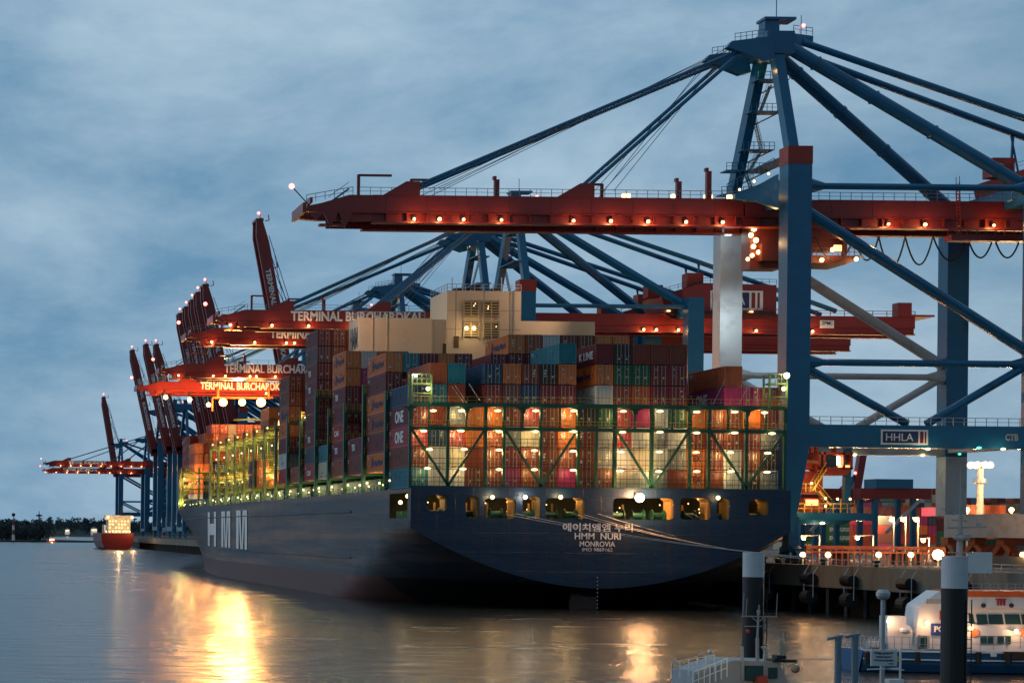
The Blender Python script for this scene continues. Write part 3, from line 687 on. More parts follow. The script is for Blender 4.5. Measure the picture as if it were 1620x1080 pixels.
n2c = {'m':'maroon','b':'brown','o':'orange','p':'pink red','t':'teal','s':'slate','w':'white','c':'cream','g':'grey','G':'dark green','k':'black brown','r':'rust orange','R':'red','M':'magenta','d':'dark blue','v':'mauve','-':None}
BAY1 = {4: 'mbgoobpbokGpMwGorbob', 3: 'pdporgcbobgpwgwbmbmg', 2: 'bwcbbmbbbbgwcwgobwbk', 1: 'twwbbMrbMbbcwgbobwkg',
        5: 'dtb-mvdmm-wbrmm--MM-', 6: '-rt-dobkM-oGGmm--r--', 7: '--------t-mkbbb-----'}
BAY1[6] = '-rt-dobko-oGGmm--r--'; BAY1[5] = 'dtb-mvdmm-wbrmm--MMr'
for t, row in BAY1.items():
    for i, ch in enumerate(row):
        c = n2c[ch]
        if not c: continue
        bl = {(5,17): True, (6,17): True, (7,11): False, (7,12): True, (7,13): True, (7,14): True, (7,8): True, (7,10): True, (6,2): True, (6,1): True, (5,2): True}.get((t, i), False if t >= 5 or random.random() > .12 else True)
        o = container(XC0+PITCH*i, Yb1, GZ+TH*(t-1), c, f'{c} container at the stern, {ORD[i]} stack from port, {ORD[t-1]} tier up', 'containers stacked at the stern', blank=bl)
        if (t, i) in ((3,0),(4,0)): logo(o, 'ONE', white_t, h=1.7, wd=4.6, z=.6)
        if (t, i) == (5,17): logo(o, 'ONE', white_t, h=1.7, wd=3.8, z=.5, y1=9.5)
        if (t, i) == (7,10): logo(o, 'K LINE', white_t, h=1.1, wd=5.5, z=.8, y1=6.5)
        if (t, i) == (6,10): logo(o, 'Hapag-Lloyd', navy_t, h=1.1, wd=6, z=.8, y1=8)
        if (t, i) == (2,15) or (t, i) == (1,15):
            q = text('lettering', 'TEX', (o.location.x+.25,Yb1-.03,o.location.z+1.1), X_, Z_, .9, 1.7, mat('logo_brown',(.12,.03,.02)), None, .03); q.parent = o; q.location = -o.location
GM = 19.4
def bay(no, Y, Lc, cols, grp, where, dirty=None):
    for i, (bot, s) in cols.items():
        for k, ch in enumerate(s):
            c = n2c[ch.lower() if ch in 'HTXNO' else ch] if ch not in 'HNXF' else {'H':'orange','N':'rust orange','X':'maroon','F':'red'}[ch]
            if not c: continue
            t = bot+k
            o = container(XC0+PITCH*i, Y, GM+TH*(t-1), c, f'{c} container {where}, {ORD[i]} stack from port, {ORD[t-1]} tier up', grp, Lc=Lc, blank=False)
            if ch in 'HN': logo(o, 'Hapag-Lloyd', navy_t, h=1.0, wd=Lc*.5, z=.8, y1=Lc*.62, emblem=mat('logo_blue',(.02,.03,.18)))
            if ch == 'X': logo(o, 'TEX', white_t, h=1.0, wd=2.2, z=.9)
            if ch == 'F': logo(o, 'CAI', white_t, h=.9, wd=3.2, z=.9)
L2 = 11.2
bay(2, 267.6, L2, {0: (1,'HmNHmH'), 1: (6,'t'), 2: (6,'m'), 3: (4,'rmo'), 4: (6,'m'), 5: (5,'r'), 6: (5,'Hm'), 7: (5,'mmH'), 8: (6,'mr'), 9: (6,'bw'), 10: (6,'ob'), 11: (7,'b'), 12: (7,'o'), 13: (7,'o'), 15: (4,'bm'), 16: (4,'bm')}, 'containers in the second bay', 'in the second bay from astern')
bay(3, 281.6, 10.4, {0: (1,'bX'), 1: (1,'bm'), 17: (5,'rr'), 18: (5,'RR'), 19: (5,'r')}, 'containers in the third bay', 'in the third bay from astern')
bay(4, 294, 9.6, {0: (1,'rXFmXHH'), 1: (3,'bobMw'), 2: (6,'bo'), 3: (6,'mt')}, 'containers in the fourth bay', 'just aft of the cream casing')
bay(6, 316, 10, {0: (1,'FsXmmXXvm'), 1: (4,'bbbbbb'), 2: (6,'bmbb'), 3: (7, 'bb')}, 'containers forward of the casing', 'just forward of the cream casing')
bay(5, 305.7, 9, {0: (1,'ct')}, 'containers beside the casing', 'beside the cream casing')
bay(7, 329.6, 9.5, {0: (1,'r'), 1: (1, 'rbobbro'), 2: (3, 'bbmbm')}, 'containers in the seventh bay', 'in the seventh bay from astern')
bay(8, 341, 9.8, {0: (1,'RwmoNbb'), 1: (2,'mbobbb'), 2: (4,'bbbbv')}, 'containers in the eighth bay', 'in the eighth bay from astern')
bay(11, 374.5, 10, {0: (1,'NN'), 1: (1, 'o')}, 'lone forward containers', 'among the lit green lashing bridges')
# forward block and bow stacks
XB = P(334.5, 700, 558).x; colsF = 'vrbbgbobb'
for i in range(8):
    for t in range(5, 9):
        c = n2c[random.choice('bbmrmbv')] if i != 2 else 'grey'
        container(XB+PITCH*i, 558, 17.2+TH*t, c, f'{c} container in the forward block, {ORD[i]} stack from the port side, {ORD[t]} tier up', 'containers in the forward block', Lc=12.2)
for i in range(1):
    for t in range(8): container(P(425,700,470).x+PITCH*i, 470, 19.4+TH*t, 'orange' if (i+t) % 3 else 'rust orange', f'stand-in orange container for a lit surface amidships, {ORD[i]} stack, {ORD[t]} tier up', 'stand-in orange stack amidships')  # added stack; orange glow of a lit surface put into its colour
XD = P(308, 730, 521).x
for j, (yy, n, cs) in enumerate(((521, 6, 'woooro'), (534, 7, 'mbbrbbm'), (547, 7, 'bmmbRmb'))):
    for t in range(n):
        c = n2c[cs[t]]; o = container(XD+j*1.2-.8*(j > 0), yy, 18.2+TH*t, c, f'{c} container at the port bow, {ORD[j]} bay of three, {ORD[t]} tier up', 'containers at the port bow', Lc=12)
for t in range(3, 7): container(XD+PITCH+.2, 521, 18.2+TH*t, n2c['rorobbr'[t]], f'{n2c["rorobbr"[t]]} container inboard of the bow stack, {ORD[t]} tier up', 'containers inboard at the bow', Lc=12)
lamp((XD-1,514,26), 2600, SOD, ship, .6); lamp((XB+9,530,46), 4200, SOD, ship, .8)
b = MB()
for px0, px1 in ((370,405),(405,450)): p, q = P(px0,664,537), P(px1,663,537); b.beam((p.x,537,p.z),(q.x,537,q.z), .5)
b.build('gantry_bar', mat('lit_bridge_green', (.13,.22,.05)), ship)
# lashing rods at the stern, deck by deck
b = MB()
for (xa,ya),(xb,yb) in (((714,610),(733,636)),((719,608),(738,636)),((742,607),(760,634)),((1147,600),(1128,640)),((1186,605),(1170,638))):
    b.tube(P(xa,ya,252.6), P(xb,yb,252.4), .035, 4)
b.build('lashing_rod', steel, ship)
# ---------------------------------------------------------------- ship-to-shore cranes
LX0, LX1 = 124.1, 127.6      # waterside leg faces
KX0, KX1 = 160.2, 163.6      # landside leg
def crane(Yc, k, label, tip=54, up=None, det=2, lampx=(), txt=None, back=213, trolley=None, dx=0, sign=True, landw=True, txtup=True):
    """Yc centre line, k height factor, up=(lean) when the boom is raised"""
    H = lambda z: QZ+(z-QZ)*k
    yn, yf = Yc-10.6, Yc+12.2; ym = (yn+yf)/2-1.2
    root = empty('gantry_crane', (142+dx, Yc, QZ), label, 'crane', 'container gantry cranes along the quay')
    V = lambda x, y, z: Vector((x+dx, y, H(z)))
    B = lambda: MB()
    near = det >= 3
    # legs
    for (x0, x1, y0, kind) in ((LX0, LX1, yn-1.4, 0), (LX0, LX1, yf-1.4, 1), (KX0, KX1, yn-1.4, 2), (KX0, KX1, yf-1.4, 3)):
        d = 2.8; zt = {0: 65, 1: 58.6, 2: 64, 3: 62}[kind]; b = B()
        zb = 11 if kind < 2 else 14
        s = 1.2
        # tapered foot
        lo = [(x0+dx,y0,H(zb)),(x0+dx+(1.4 if kind < 2 else 3.0),y0,H(zb)),(x1+dx,y0,H(23.4)),(x0+dx,y0,H(23.4))] if kind < 2 else [(x0+dx,y0,H(zb)),(x1+dx,y0,H(zb)),(x1+dx,y0,H(23.4)),(x0+dx,y0,H(23.4))]
        b.mi(1 if kind == 3 and near else 0).prism(lo, (0,d,0)); b.mi(1 if kind == 1 and near else 0).box((x0+dx,y0,H(23.4)),(x1+dx,y0+d,H(zt)))
        if near: b.mi(0)
        if near and kind == 1:
            pass
        l = b.build('leg', [blue, greypaint], root)
        if kind == 0: MB().box((x0+dx-.06,y0-.06,H(65)),(x1+dx+.06,y0+d+.06,H(67.6))).build('leg_cap', bred, l)
    # portal frames
    for j, y in enumerate((yn, yf)):
        b = B(); g = .003*j
        b.box((LX1+dx-.02,y-1.15,H(23.6)),(KX0+dx+.02,y+1.15,H(26.9))); fr = b.build('portal_beam', blue if j == 0 or not near else greypaint, root)
        if det >= 1:
            if near or j == 0:
                b = B(); b.rail(V(LX1,y-1.1,26.9), V(KX0,y-1.1,26.9), 1.15, 1.6 if near else 5, .05 if near else .09); b.build('handrail', steel, fr)
            nr = 10 if near else 6
            mc = blue if j == 0 or not near else greypaint
            MB().tube(V(LX1,y,36.1), V(KX0,y,36.1), .52, nr).build('brace', mc, root)
            for a, c in ((V(LX1,y,35.3), V(142.6,y,27.2)), (V(145.5,y,27.2), V(KX0,y,36))): MB().tube(a, c, .6, nr).build('brace', mc, root)
            MB().tube(V(LX1,y,58.2), V(KX0,y,38), .8, nr).build('brace', mc, root)
            MB().tube(V(LX1,y,62), V(KX0,y,62), .48, nr).build('brace', mc, root)
            if near:
                for c in (V(LX1,y,36.1), V(KX0,y,36.1), V(LX1,y,62), V(KX0,y,62)):
                    sg = 1 if c.x < 140 else -1; MB().tube(c, c+X_*sg*2.4, 1.25, 10, .52).build('brace_cone', mc, root)
    # cross members along the quay
    if det >= 1:
        for x0, x1, z0, z1, m in ((LX0,LX1,11,13.4,blue),(KX0-.2,KX1+.2,10.6,14.2,greypaint if near else blue),(LX0+.3,LX1-.3,59.5,62,blue),(KX0+.2,KX1-.2,60,63,blue),(KX0+.3,KX1-.3,24,26.2,greypaint if near else blue)):
            MB().box((x0+dx,yn+1.45,H(z0)),(x1+dx,yf-1.45,H(z1))).build('sill_beam' if z0 < 20 else 'cross_beam', m, root)
        MB().box((KX0+dx-.25,yn-(14 if near else 3.5),H(10.6)),(KX1+dx+.25,yn+1.44,H(14.1))).build('sill_beam', greypaint if near else blue, root)
        # bogies
        for x in (LX0+.6, KX0+.6):
            for yy in (yn, yf) + ((yn+7.6, yf-7.6, yn-8) if near and x > 150 else ()):
                lowb = near and x < 150; bo_ = mat('bogie_orange', (.42,.1,.03), .5, 0, .2) if x > 150 else blue; zt_ = H(10.55)
                b = MB(); b.box((x+dx+.1,yy-1.0,zt_-1.0),(x+dx+1.9,yy+1.0,zt_+.1)) if not lowb else b.box((x+dx+.2,yy-1,QZ+2),(x+dx+1.8,yy+1,zt_+.6))
                for q in (-1, 1):
                    c = yy+q*2.1; b.beam((x+dx+1,yy,zt_-.6 if not lowb else QZ+2.8), (x+dx+1,c,QZ+1.9), 1.3, .9)
                    for g_ in (-1, 1): b.beam((x+dx+1,c,QZ+1.9), (x+dx+1,c+g_*.9,QZ+.95), .9, .5)
                    b.box((x+dx+.5,c-1.7,QZ+.55),(x+dx+1.5,c+1.7,QZ+1.05))
                o = b.build('bogie', bo_, root)
                if near:
                    for q in (-3.3,-2.4,-1.5,-.7,.7,1.5,2.4,3.3): MB().tube((x+dx+.35,yy+q,QZ+.45),(x+dx+1.6,yy+q,QZ+.45), .38, 10).build('wheel', dark, o)
    # A-frame tower
    ax = 126.6; top = V(ax+.4, ym+1, 86.5)
    nb = V(ax+.7, yn+2.4, 62); nf = V(ax-1.2, yf-.6, 60)
    for p, q in ((nb, V(ax+.3, ym-.8, 85)), (nf, V(ax-.1, ym+2.6, 85))): MB().beam(p, q, 1.45, 1.7).build('tower_column', blue, root)
    zz = [64, 67.5, 70.5, 76, 80.5] if near else [66, 73, 80]
    for i, z in enumerate(zz):
        t = (z-60)/25; a = nf.lerp(V(ax-.1, ym+2.6, 85), t); c = nb.lerp(V(ax+.3, ym-.8, 85), (z-62)/23)
        b = MB()
        if near:
            m_ = a.lerp(c, .55 if i > 2 else 1.0); b.box((a.x-3.2 if i < 2 else a.x-1.2, a.y-3.4, a.z-.12), (a.x+3.6, a.y-.9, a.z))
            if i < 2: b.box((a.x+.6, m_.y, a.z-.1), (a.x+3.6, a.y-3.4, a.z+.0))
            b.rail((a.x-3.2 if i < 2 else a.x-1.2, a.y-3.4, a.z), (a.x+3.6, a.y-3.4, a.z), 1.1, .8, .045)
            if i < 2: b.rail((a.x+3.6, m_.y, a.z), (a.x+3.6, a.y-3.4, a.z), 1.1, .8, .045)
            for xx in (a.x-1, a.x+3.4): b.beam((xx, a.y-3.2, a.z-.1), (a.x+.5, a.y, a.z-1.6), .16)
        else: b.box((a.x-.8, c.y, a.z-.2), (a.x+2.6, a.y, a.z))
        b.build('tower_platform', blue, root)
        if i+1 < len(zz) and det >= 2:
            z2 = H(zz[i+1]); w_ = 1.3*(1 if i % 2 else -1)
            MB().stair((a.x+2.0-w_*.6, a.y-1.5+.3*i, a.z), (a.x+2.0+w_*.6, a.y-1.8+.3*i, z2), .8).build('stair', steel if near else dark, root)
    # head
    b = MB(); b.box((ax+dx-1.6, ym-2.3, H(83.6)), (ax+dx+2.6, ym+4.39, H(87)))
    for y in (ym-3.6, ym+4.4):
        b.prism([V(ax-1.6,y,85.8),V(ax-7.5,y,85.0),V(ax-8.2,y,84.1),V(ax-7.0,y,83.7),V(ax-2.6,y,82),V(ax-1,y,82.4)], (0,1.3,0))
    b.prism([V(ax+2.6,ym-1.4,86.9),V(ax+5.8,ym-1.4,86.5),V(ax+5.8,ym-1.4,85.6),V(ax+2.6,ym-1.4,84.4)], (0,4.4,0))
    b.box((ax+dx-1.0,ym-.2,H(87)),(ax+dx+1.2,ym+2,H(89.2))); b.box((ax+dx-1.2,ym-.6,H(89.2)),(ax+dx+3.6,ym+2.4,H(89.6)))
    hd = b.build('mast_head', blue, root)
    if det >= 2:
        b = MB(); b.rail(V(ax-7,ym-3.5,85.05), V(ax-1.8,ym-3.5,85.8), 1.1, .8, .045); b.rail(V(ax+2.8,ym-1.4,87), V(ax+5.7,ym-1.4,86.6), 1.1, .8, .045); b.rail(V(ax-7,ym+4.6,85.05), V(ax-1.8,ym+4.6,85.8), 1.1, .8, .045)
        b.beam(V(ax+.8,ym,89.6), V(ax+.8,ym,92.5), .1); b.beam(V(ax+4.6,ym,87), V(ax+4.6,ym,90), .08)
        b.build('handrail', blue, hd)
    bp = V(ax+4.2, ym-1.6, 88.0); MB().ball(bp, .36 if det < 3 else .3, 8).build('beacon', e_red, hd); 
    if det >= 2: lamp(bp+Vector((0,-.8,0)), 60, (1,.2,.2), hd)
    if det >= 2: lamp(V(ax-2,ym+.4,81.5), 60, SOD, hd)
    # backstays and rear legs
    r1 = 1.0 if near else .95; n_ = 12 if near else 6
    for y, ex in ((yn+1.8, KX0+.6), (yf-2.2, KX0-.2)):
        p_, q_ = V(ax+1.2, ym+(-.9 if y < Yc else 2.9), 85.5), V(ex, y, 62.5); rs = MB().tube(p_, q_, r1, n_).build('rear_strut', blue, root)
        for t_ in ((.14,.38,.62,.88) if near else ()): c_ = p_.lerp(q_, t_); MB().tube(c_, c_+(q_-p_).normalized()*.35, r1*1.13, 16).build('joint_flange', blue, rs)
    for y0_, y in ((ym-1.2, Yc-3.4), (ym+3.2, Yc+3.4)):
        MB().tube(V(ax+4.2, y0_, 85.6), V(166, y, 73.2), .52, n_).build('backstay', blue, root)
        MB().tube(V(166, y, 73.2), V(196, y, 62.4), .52, n_).build('backstay', blue, root)
        b = MB(); b.beam(V(166,y,73.2), V(165.4,y,61.5), .3); b.beam(V(165.6,y,73.2), V(168,y,61.5), .22); b.beam(V(165.7,y,67), V(167,y,67), .14); b.build('stay_post', blue, root)
    # girder and boom
    zt, zm, zb = 61.2, 58.5, 57.0
    hx = LX0-3
    def girder(x0, x1, name, par, taper=False):
        b = MB(); b.mi(0)
        for y in (Yc-4.0, Yc+2.8):
            if taper:
                b.prism([(x0+dx+7.5,y,H(zt)),(x1+dx,y,H(zt)),(x1+dx,y,H(zm)),(x0+dx+4,y,H(zm)),(x0+dx+.8,y,H(zm+.2)),(x0+dx+1.2,y,H(zm+1.0)),(x0+dx+3.2,y,H(zt-1.3))], (0,1.2,0))
                b.prism([(x0+dx+5.5,y+.45,H(zm)),(x1+dx,y+.45,H(zm)),(x1+dx,y+.45,H(zb+.3)),(x0+dx+5.5,y+.45,H(zb+.3))], (0,.4,0))
            else:
                b.box((x0+dx,y,H(zm)),(x1+dx,y+1.2,H(zt))); b.box((x0+dx,y+.45,H(zb+.3)),(x1+dx,y+.85,H(zm)))
            xs = x0+(11 if taper else 0)
            b.box((xs+dx,y-.15,H(zb)),(x1+dx,y+1.35,H(zb+.28)))
            b.box((xs+dx-5*(1 if taper else 0),y-.12,H(zm)-.02),(x1+dx,y,H(zm)+.12))
            if near:
                x = x0+13
                while x < x1-1: b.box((x+dx,y-.035,H(zm)+.15),(x+dx+.09,y-.002,H(zt)-.05)); x += 6.2
                b.box((x0+dx+11,y-.06,H(zt)-.12),(x1+dx,y-.002,H(zt)+.03))
                x = xs+2
                while x < x1: b.box((x+dx,y-.12,H(zb+.28)),(x+dx+.1,y+.46,H(zm))); x += 3.1
        n = int((x1-x0)/7)
        for i in range(n+1):
            x = x0+dx+(2 if taper else 0)+(x1-x0-2)*i/n; b.box((x-.2,Yc-2.8,H(zt-1.0)),(x+.2,Yc+2.8,H(zt-.2)))
        if taper:   # open tip
            b.box((x0+dx+.4,Yc-4.3,H(zm-.1)),(x0+dx+.9,Yc+4.3,H(zm+1.4)))
            for q in (1.5, 3.6, 5.8): b.prism([V(x0+q,Yc-4.2,zm),V(x0+q+2.2,Yc-4.2,zm),V(x0+q+1.0,Yc-4.2,zb+.4-(1.2 if q > 3 else 0))], (0,.5,0)); 
            b.box((x0+dx+3,Yc-4.1,H(zb)-.5),(x0+dx+7,Yc-2.9,H(zb)-.2))
        o = b.build(name, red, par); return o
    if up is None:
        bo = girder(tip, hx, 'boom', root, True)
        # deck rail, small davits
        if det >= 2:
            b = MB(); b.rail(V(tip+9,Yc-4,zt), V(hx,Yc-4,zt), 1.15, 1.6 if near else 3, .045); b.rail(V(tip+1,Yc-4,zm+1.4), V(tip+8,Yc-4,zt), 1.2, 1.2, .05)
            b.build('handrail', mat('rail_grey', (.2,.23,.25), .5), bo)
            b = MB(); d_ = [(tip+9,3.2,5),(tip+17,2.6,2.8)]+([(100,2.2,-1.8),(97.5,1.4,-1.8)] if near else [])
            for x, h, l in d_: b = MB(); b.beam(V(x,Yc-3.2,zt), V(x,Yc-3.2,zt)+Z_*h, .42); b.beam(V(x,Yc-3.2,zt)+Z_*(h-.1), V(x+l,Yc-3.2,zt)+Z_*(h-.1), .32); b.build('boom_davit', red, bo)
            for x, h in (((84,2.6),(111.5,2.6),(116,4.2)) if near else ((84,2.4),(112,3))): b = MB(); b.box((x+dx-.35,Yc-3.8,H(zt)),(x+dx+.35,Yc-3.1,H(zt)+h)); b.box((x+dx-.55,Yc-3.8,H(zt)+h),(x+dx-.1,Yc-3.1,H(zt)+h+.5)); b.build('buffer_post', red, bo)
            for x in ([104,111.5,116.5,120] if near else []):
                MB().box((x+dx,Yc-1,H(zt)+.4),(x+dx+1.2,Yc-.6,H(zt)+1.2)).build('rail_light', e_warm, bo)
        for x, a in ((tip+16.5, .42), (97, .45)):
            b = MB(); b.prism([V(x-4,Yc-4.1,zt),V(x+1.6,Yc-4.1,zt),V(x+1.6,Yc-4.1,zt+2.1),V(x-.5,Yc-4.1,zt+2.1)], (0,1.4,0)); b.build('stay_bracket', red, bo)
            for y0_, y in ((ym-2.9, Yc-3.4), (ym+5, Yc+3.4)):
                MB().tube(V(x,y,zt+1), V(ax-5.0,y0_,84.2), .3, n_).build('forestay', blue, root)
                if det >= 2: [MB().tube(V(x+3+q,y-.3,zt+1), V(ax-7.0-q*.4,y0_,84.2), .05, 4).build('hoist_rope', rope_m, root) for q in (0, 1.6)]
        bp = V(tip-1.2, Yc-3.8, zt+1.2); MB().beam(bp, V(tip+1.5,Yc-3.8,zm+1), .14).build('beacon_arm', dark, bo); MB().ball(bp, .45, 8).build('beacon', e_red, bo)
        lamp(bp+Vector((-.6,-.6,.2)), 80, (1,.2,.2), bo)
        if det >= 2: MB().stair(V(tip+4.5,Yc-3.2,zt-1.2), V(tip+7.5,Yc-3.2,zt+1.0), .8).build('stair', blue, bo)
        lp = bo
    else:
        lean = up; L_b = hx-tip; hz = H(59); root2 = None
        d = Vector((-math.sin(lean), 0, math.cos(lean))); sdir = Vector((math.cos(lean), 0, math.sin(lean)))
        h0 = Vector((hx+dx+2.0, Yc, hz)); b = MB(); L_b *= k
        for y in (Yc-4.0, Yc+2.8):
            q = [h0-sdir*2.1, h0+sdir*2.1]
            pts = [h0-sdir*2.1, h0+sdir*2.1, h0+sdir*2.1+d*(L_b-9), h0+sdir*1.1+d*L_b, h0-sdir*.9+d*L_b, h0-sdir*2.1+d*(L_b-6)]
            b.prism([(p.x, y, p.z) for p in pts], (0,1.2,0))
        for i in range(9): p = h0+d*(L_b*(i+.4)/9); b.beam((p.x,Yc-3,p.z),(p.x,Yc+3,p.z), .6)
        bo = b.build('boom', red, root); b = MB()
        for q in (.2,.45,.72,.98): p = h0+d*L_b*q+sdir*2.1; b.beam(p+Vector((0,-3.4,0)), p+sdir*1.5+Vector((0,-3.4,0)), .3); b.beam(p+sdir*1.5+Vector((0,-3.4,0)), p+sdir*1.5+d*2+Vector((0,-3.4,0)), .3)
        p = h0+d*(L_b-1); b.box((p.x-1.3,Yc-4.2,p.z),(p.x+1.5,Yc+4,p.z+.9)); b.beam((p.x,Yc-3,p.z),(p.x+.6,Yc-3,p.z+3), .3)
        b.build('boom_fitting', red, bo)
        b = MB(); b.rail(h0+sdir*3.2+d*4-Y_*3.6, h0+sdir*3.2+d*(L_b-12)-Y_*3.6, .3, 6, .07); b.build('handrail', dark, bo)
        for q in (.68, .9):
            p = h0+d*L_b*q+sdir*2.5; MB().tube((p.x,Yc-3.4,p.z), V(ax-1,ym-1,85), .14, 4).build('forestay', blue, root)
            MB().tube((p.x,Yc+3.4,p.z), V(ax-1,ym+3,85), .14, 4).build('forestay', blue, root)
        bp = h0+d*(L_b+2); MB().ball((bp.x+.4,Yc-3,bp.z), .6, 6).build('beacon', e_red, bo); lamp((bp.x+.4,Yc-4.2,bp.z), 120, (1,.2,.2), bo)
        if txtup:
            for st, a in (('TERMINAL', .52), ('BURCHARDKAI', .22)):
                ln = .20*L_b if st[0] == 'T' else .27*L_b
                text('lettering', st, h0+d*(L_b*a+ln)-sdir*1.1+Vector((0,-4.03,0)), -d, sdir, 1.9, ln, white, bo, .03)
        lp = root
    gi = girder(hx+.3, back, 'girder', root)
    for x in ((170, 185, 200) if det < 3 else ()): pass
    if near:
        b = MB(); b.rail(V(hx,Yc-4,zt), V(back-20,Yc-4,zt), 1.15, 1.6, .045); b.build('handrail', mat('rail_grey', (.2,.23,.25)), gi)
    elif det >= 2:
        b = MB(); b.rail(V(KX1,Yc-4,zt), V(back,Yc-4,zt), 1.15, 3, .07); b.box((back+dx-1,Yc-4.5,H(zt)),(back+dx+4,Yc+4,H(zt)+.4)); b.box((back+dx-4,Yc-4.5,H(zt)),(back+dx-1,Yc-2,H(zt)+3)); b.build('handrail', red, gi)
    for px in lampx:
        X = P(px, 360, Yc-4.2).x; z = H(57.6)
        if X > 119: par = gi
        else: par = bo
        MB().box((X-.22,Yc-4.1,z-.1),(X+.22,Yc-3.6,z+.5)).build('lamp_bracket', dark, par); MB().ball((X,Yc-4.3,z), random.uniform(.2,.3) if near else .3, 10).build('lamp', e_warm, par)
        lamp((X,Yc-5.3,z-.5), random.uniform(110, 230) if near else random.uniform(120, 260), (1,.5,.16), par, .2)
    if txt and up is None:
        px, py0, py1, wpx, st = txt; p = P(px, py0, Yc-4.03); q = P(px+wpx, py1, Yc-4.03)
        text('lettering', st, (p.x,Yc-4.03,H((zt+zm)/2)-(q.z-p.z)/2), X_, Z_, q.z-p.z, q.x-p.x, white, bo, .03)
    # machinery house
    if det >= 2:
        b = MB(); x0, x1 = (162, 190) if near else (158, 182); y0, y1 = Yc-5.5, Yc+5.5
        b.prism([V(x0,y0,60.9),V(x0+1.2,y0,60.0),V(x1+2,y0,60.0),V(x1+2,y0,61.2),V(x1,y0,61.4),V(x1,y0,67.9),V(x0+8,y0,68.2),V(x0-1,y0,65.4)], (0,y1-y0,0))
        mh = b.build('machinery_house', red, root)
        MB().box(V(x0+5,y0+1,67.4), V(x0+8.5,y0+4,70.6)).build('roof_unit', bred, mh); MB().box(V(x0-3.5,y0+1.2,65), V(x0-.2,y0+4,67.8)).build('roof_unit', bred, mh)
        b = MB(); b.rail(V(x0-1,y0,65.6), V(x0+8,y0,68.2), 1.1, 1.6, .05); b.rail(V(x0+8,y0,68.2), V(x1,y0,68), 1.1, 1.6, .05)
        b.rail(V(x0-2,y0-1.2,61.2), V(x1+2,y0-1.2,61.2), 1.1, 1.6, .05); b.box(V(x0-2,y0-1.3,60.9), V(x1+2,y0,61.1)); b.build('handrail', steel if near else dark, mh)
        if sign:
            p0, z0 = x0+9.6, 62.2; s_ = MB()
            s_.mi(0).box(V(p0,y0-.16,z0), V(p0+11.4,y0-.03,z0+4.3)); s_.mi(1).box(V(p0+.4,y0-.2,z0+.4), V(p0+8.4,y0-.17,z0+3.9)); s_.mi(2).box(V(p0+8.9,y0-.2,z0+.4), V(p0+9.7,y0-.17,z0+3.9)); s_.box(V(p0+10.2,y0-.2,z0+.4), V(p0+10.7,y0-.17,z0+3.9))
            so = s_.build('sign', [white, mat('sign_navy', (.02,.04,.13)), mat('sign_red', (.25,.03,.03))], mh)
            text('lettering', 'HHLA', V(p0+1.1,y0-.21,z0+1.1), X_, Z_, 2.2*k, 6.4, white, so, -.0)
        for q in (0, 6, 12, 18): MB().box(V(x0+q,y0-.4,61.6), V(x0+q+.8,y0-.3,61.9)).build('house_lamp', e_warm, mh)
        lamp(V(x0+2,y0-3,62.5), 150, SOD, mh)
    # trolley with driver's cab
    if trolley:
        tx, lit = trolley; b = MB(); b.box(V(tx-3.4,Yc-3.2,55.6), V(tx+3.4,Yc+3.2,57.0)); b.box(V(tx-2.6,Yc-2.4,54.2), V(tx+2.8,Yc+2.4,55.6))
        for q in (-2.6, 2.6): b.box(V(tx+q-.3,Yc-3.4,52.8), V(tx+q+.3,Yc-2.8,57.2))
        b.prism([V(tx-3.2,Yc-3,53),V(tx+5,Yc-3,53),V(tx+5,Yc-3,52.6),V(tx+3,Yc-3,51.7),V(tx-2.6,Yc-3,51.9)], (0,6,0))
        t = b.build('trolley', mat('trolley_dark_red', (.12,.02,.015), .5), root)
        MB().box(V(tx+.9,Yc-3.6,53.6), V(tx+2.0,Yc-3.3,54.5)).build('cab_window', e_soft, t)
        b = MB(); b.rail(V(tx-3.2,Yc-3.1,53), V(tx+5,Yc-3.1,53), 1.1, .8, .05); b.build('handrail', red, t)
        if lit:
            for q, z in ((-1.0,52.2),(.6,53.8),(4.2,52.4)): MB().ball(V(tx+q,Yc-3.6,z), .34, 8).build('flood_lamp', e_warm, t); lamp(V(tx+q,Yc-4.6,z-.4), 130, (1,.5,.18), t)
    if det >= 1 and not near: pass
    return root, H, V
T = 'TERMINAL BURCHARDKAI'
cr1, H1, V1 = crane(279, 1.0, 'nearest gantry crane, blue frame with long dark red boom over the stern', 54.2, None, 3, (655,695,733,793,907,966,1025,1085,1143,1405,1463,1572), None, 232, (134.2, True))
crane(402, .956, 'second gantry crane behind the cream casing, lowered boom and HHLA house in full view', 59.3, None, 2, (366,432,490,560,1020,1040,1075,1105,1165,1198,1287), (460,514,500.5,205,T), 213, (112, True))
crane(430, .94, 'third gantry crane, its lowered boom just under and behind the second', 57.2, None, 2, (337,405,455,468), (427,537,524,182,T), 213, (92, True))
crane(504, .91, 'fourth gantry crane with lowered boom lit orange above the forward holds', 60, None, 2, (285,340,359,398,408,438), (355,590,577,160,T), 205, (112, True))
crane(554, .895, 'fifth gantry crane, lowest lit boom carrying three blazing floodlights', 59.5, None, 2, (424,), (317,617,605.5,136,T), 205, None)
cr = crane(659, .985, 'gantry crane with the tallest raised boom, alone above the second crane boom', 54, R(11), 1, dx=4)
for i, (Y, dx_, nm) in enumerate(((784,3.5,'nearest and tallest'),(810,4.2,'second tallest'),(836,5.4,'third tallest'),(862,6.2,'fourth tallest'),(888,6.7,'lowest and farthest'))):
    crane(Y, .93, f'raised boom gantry crane, {nm} of the tight middle group of five', 54, R(12), 1, dx=dx_)
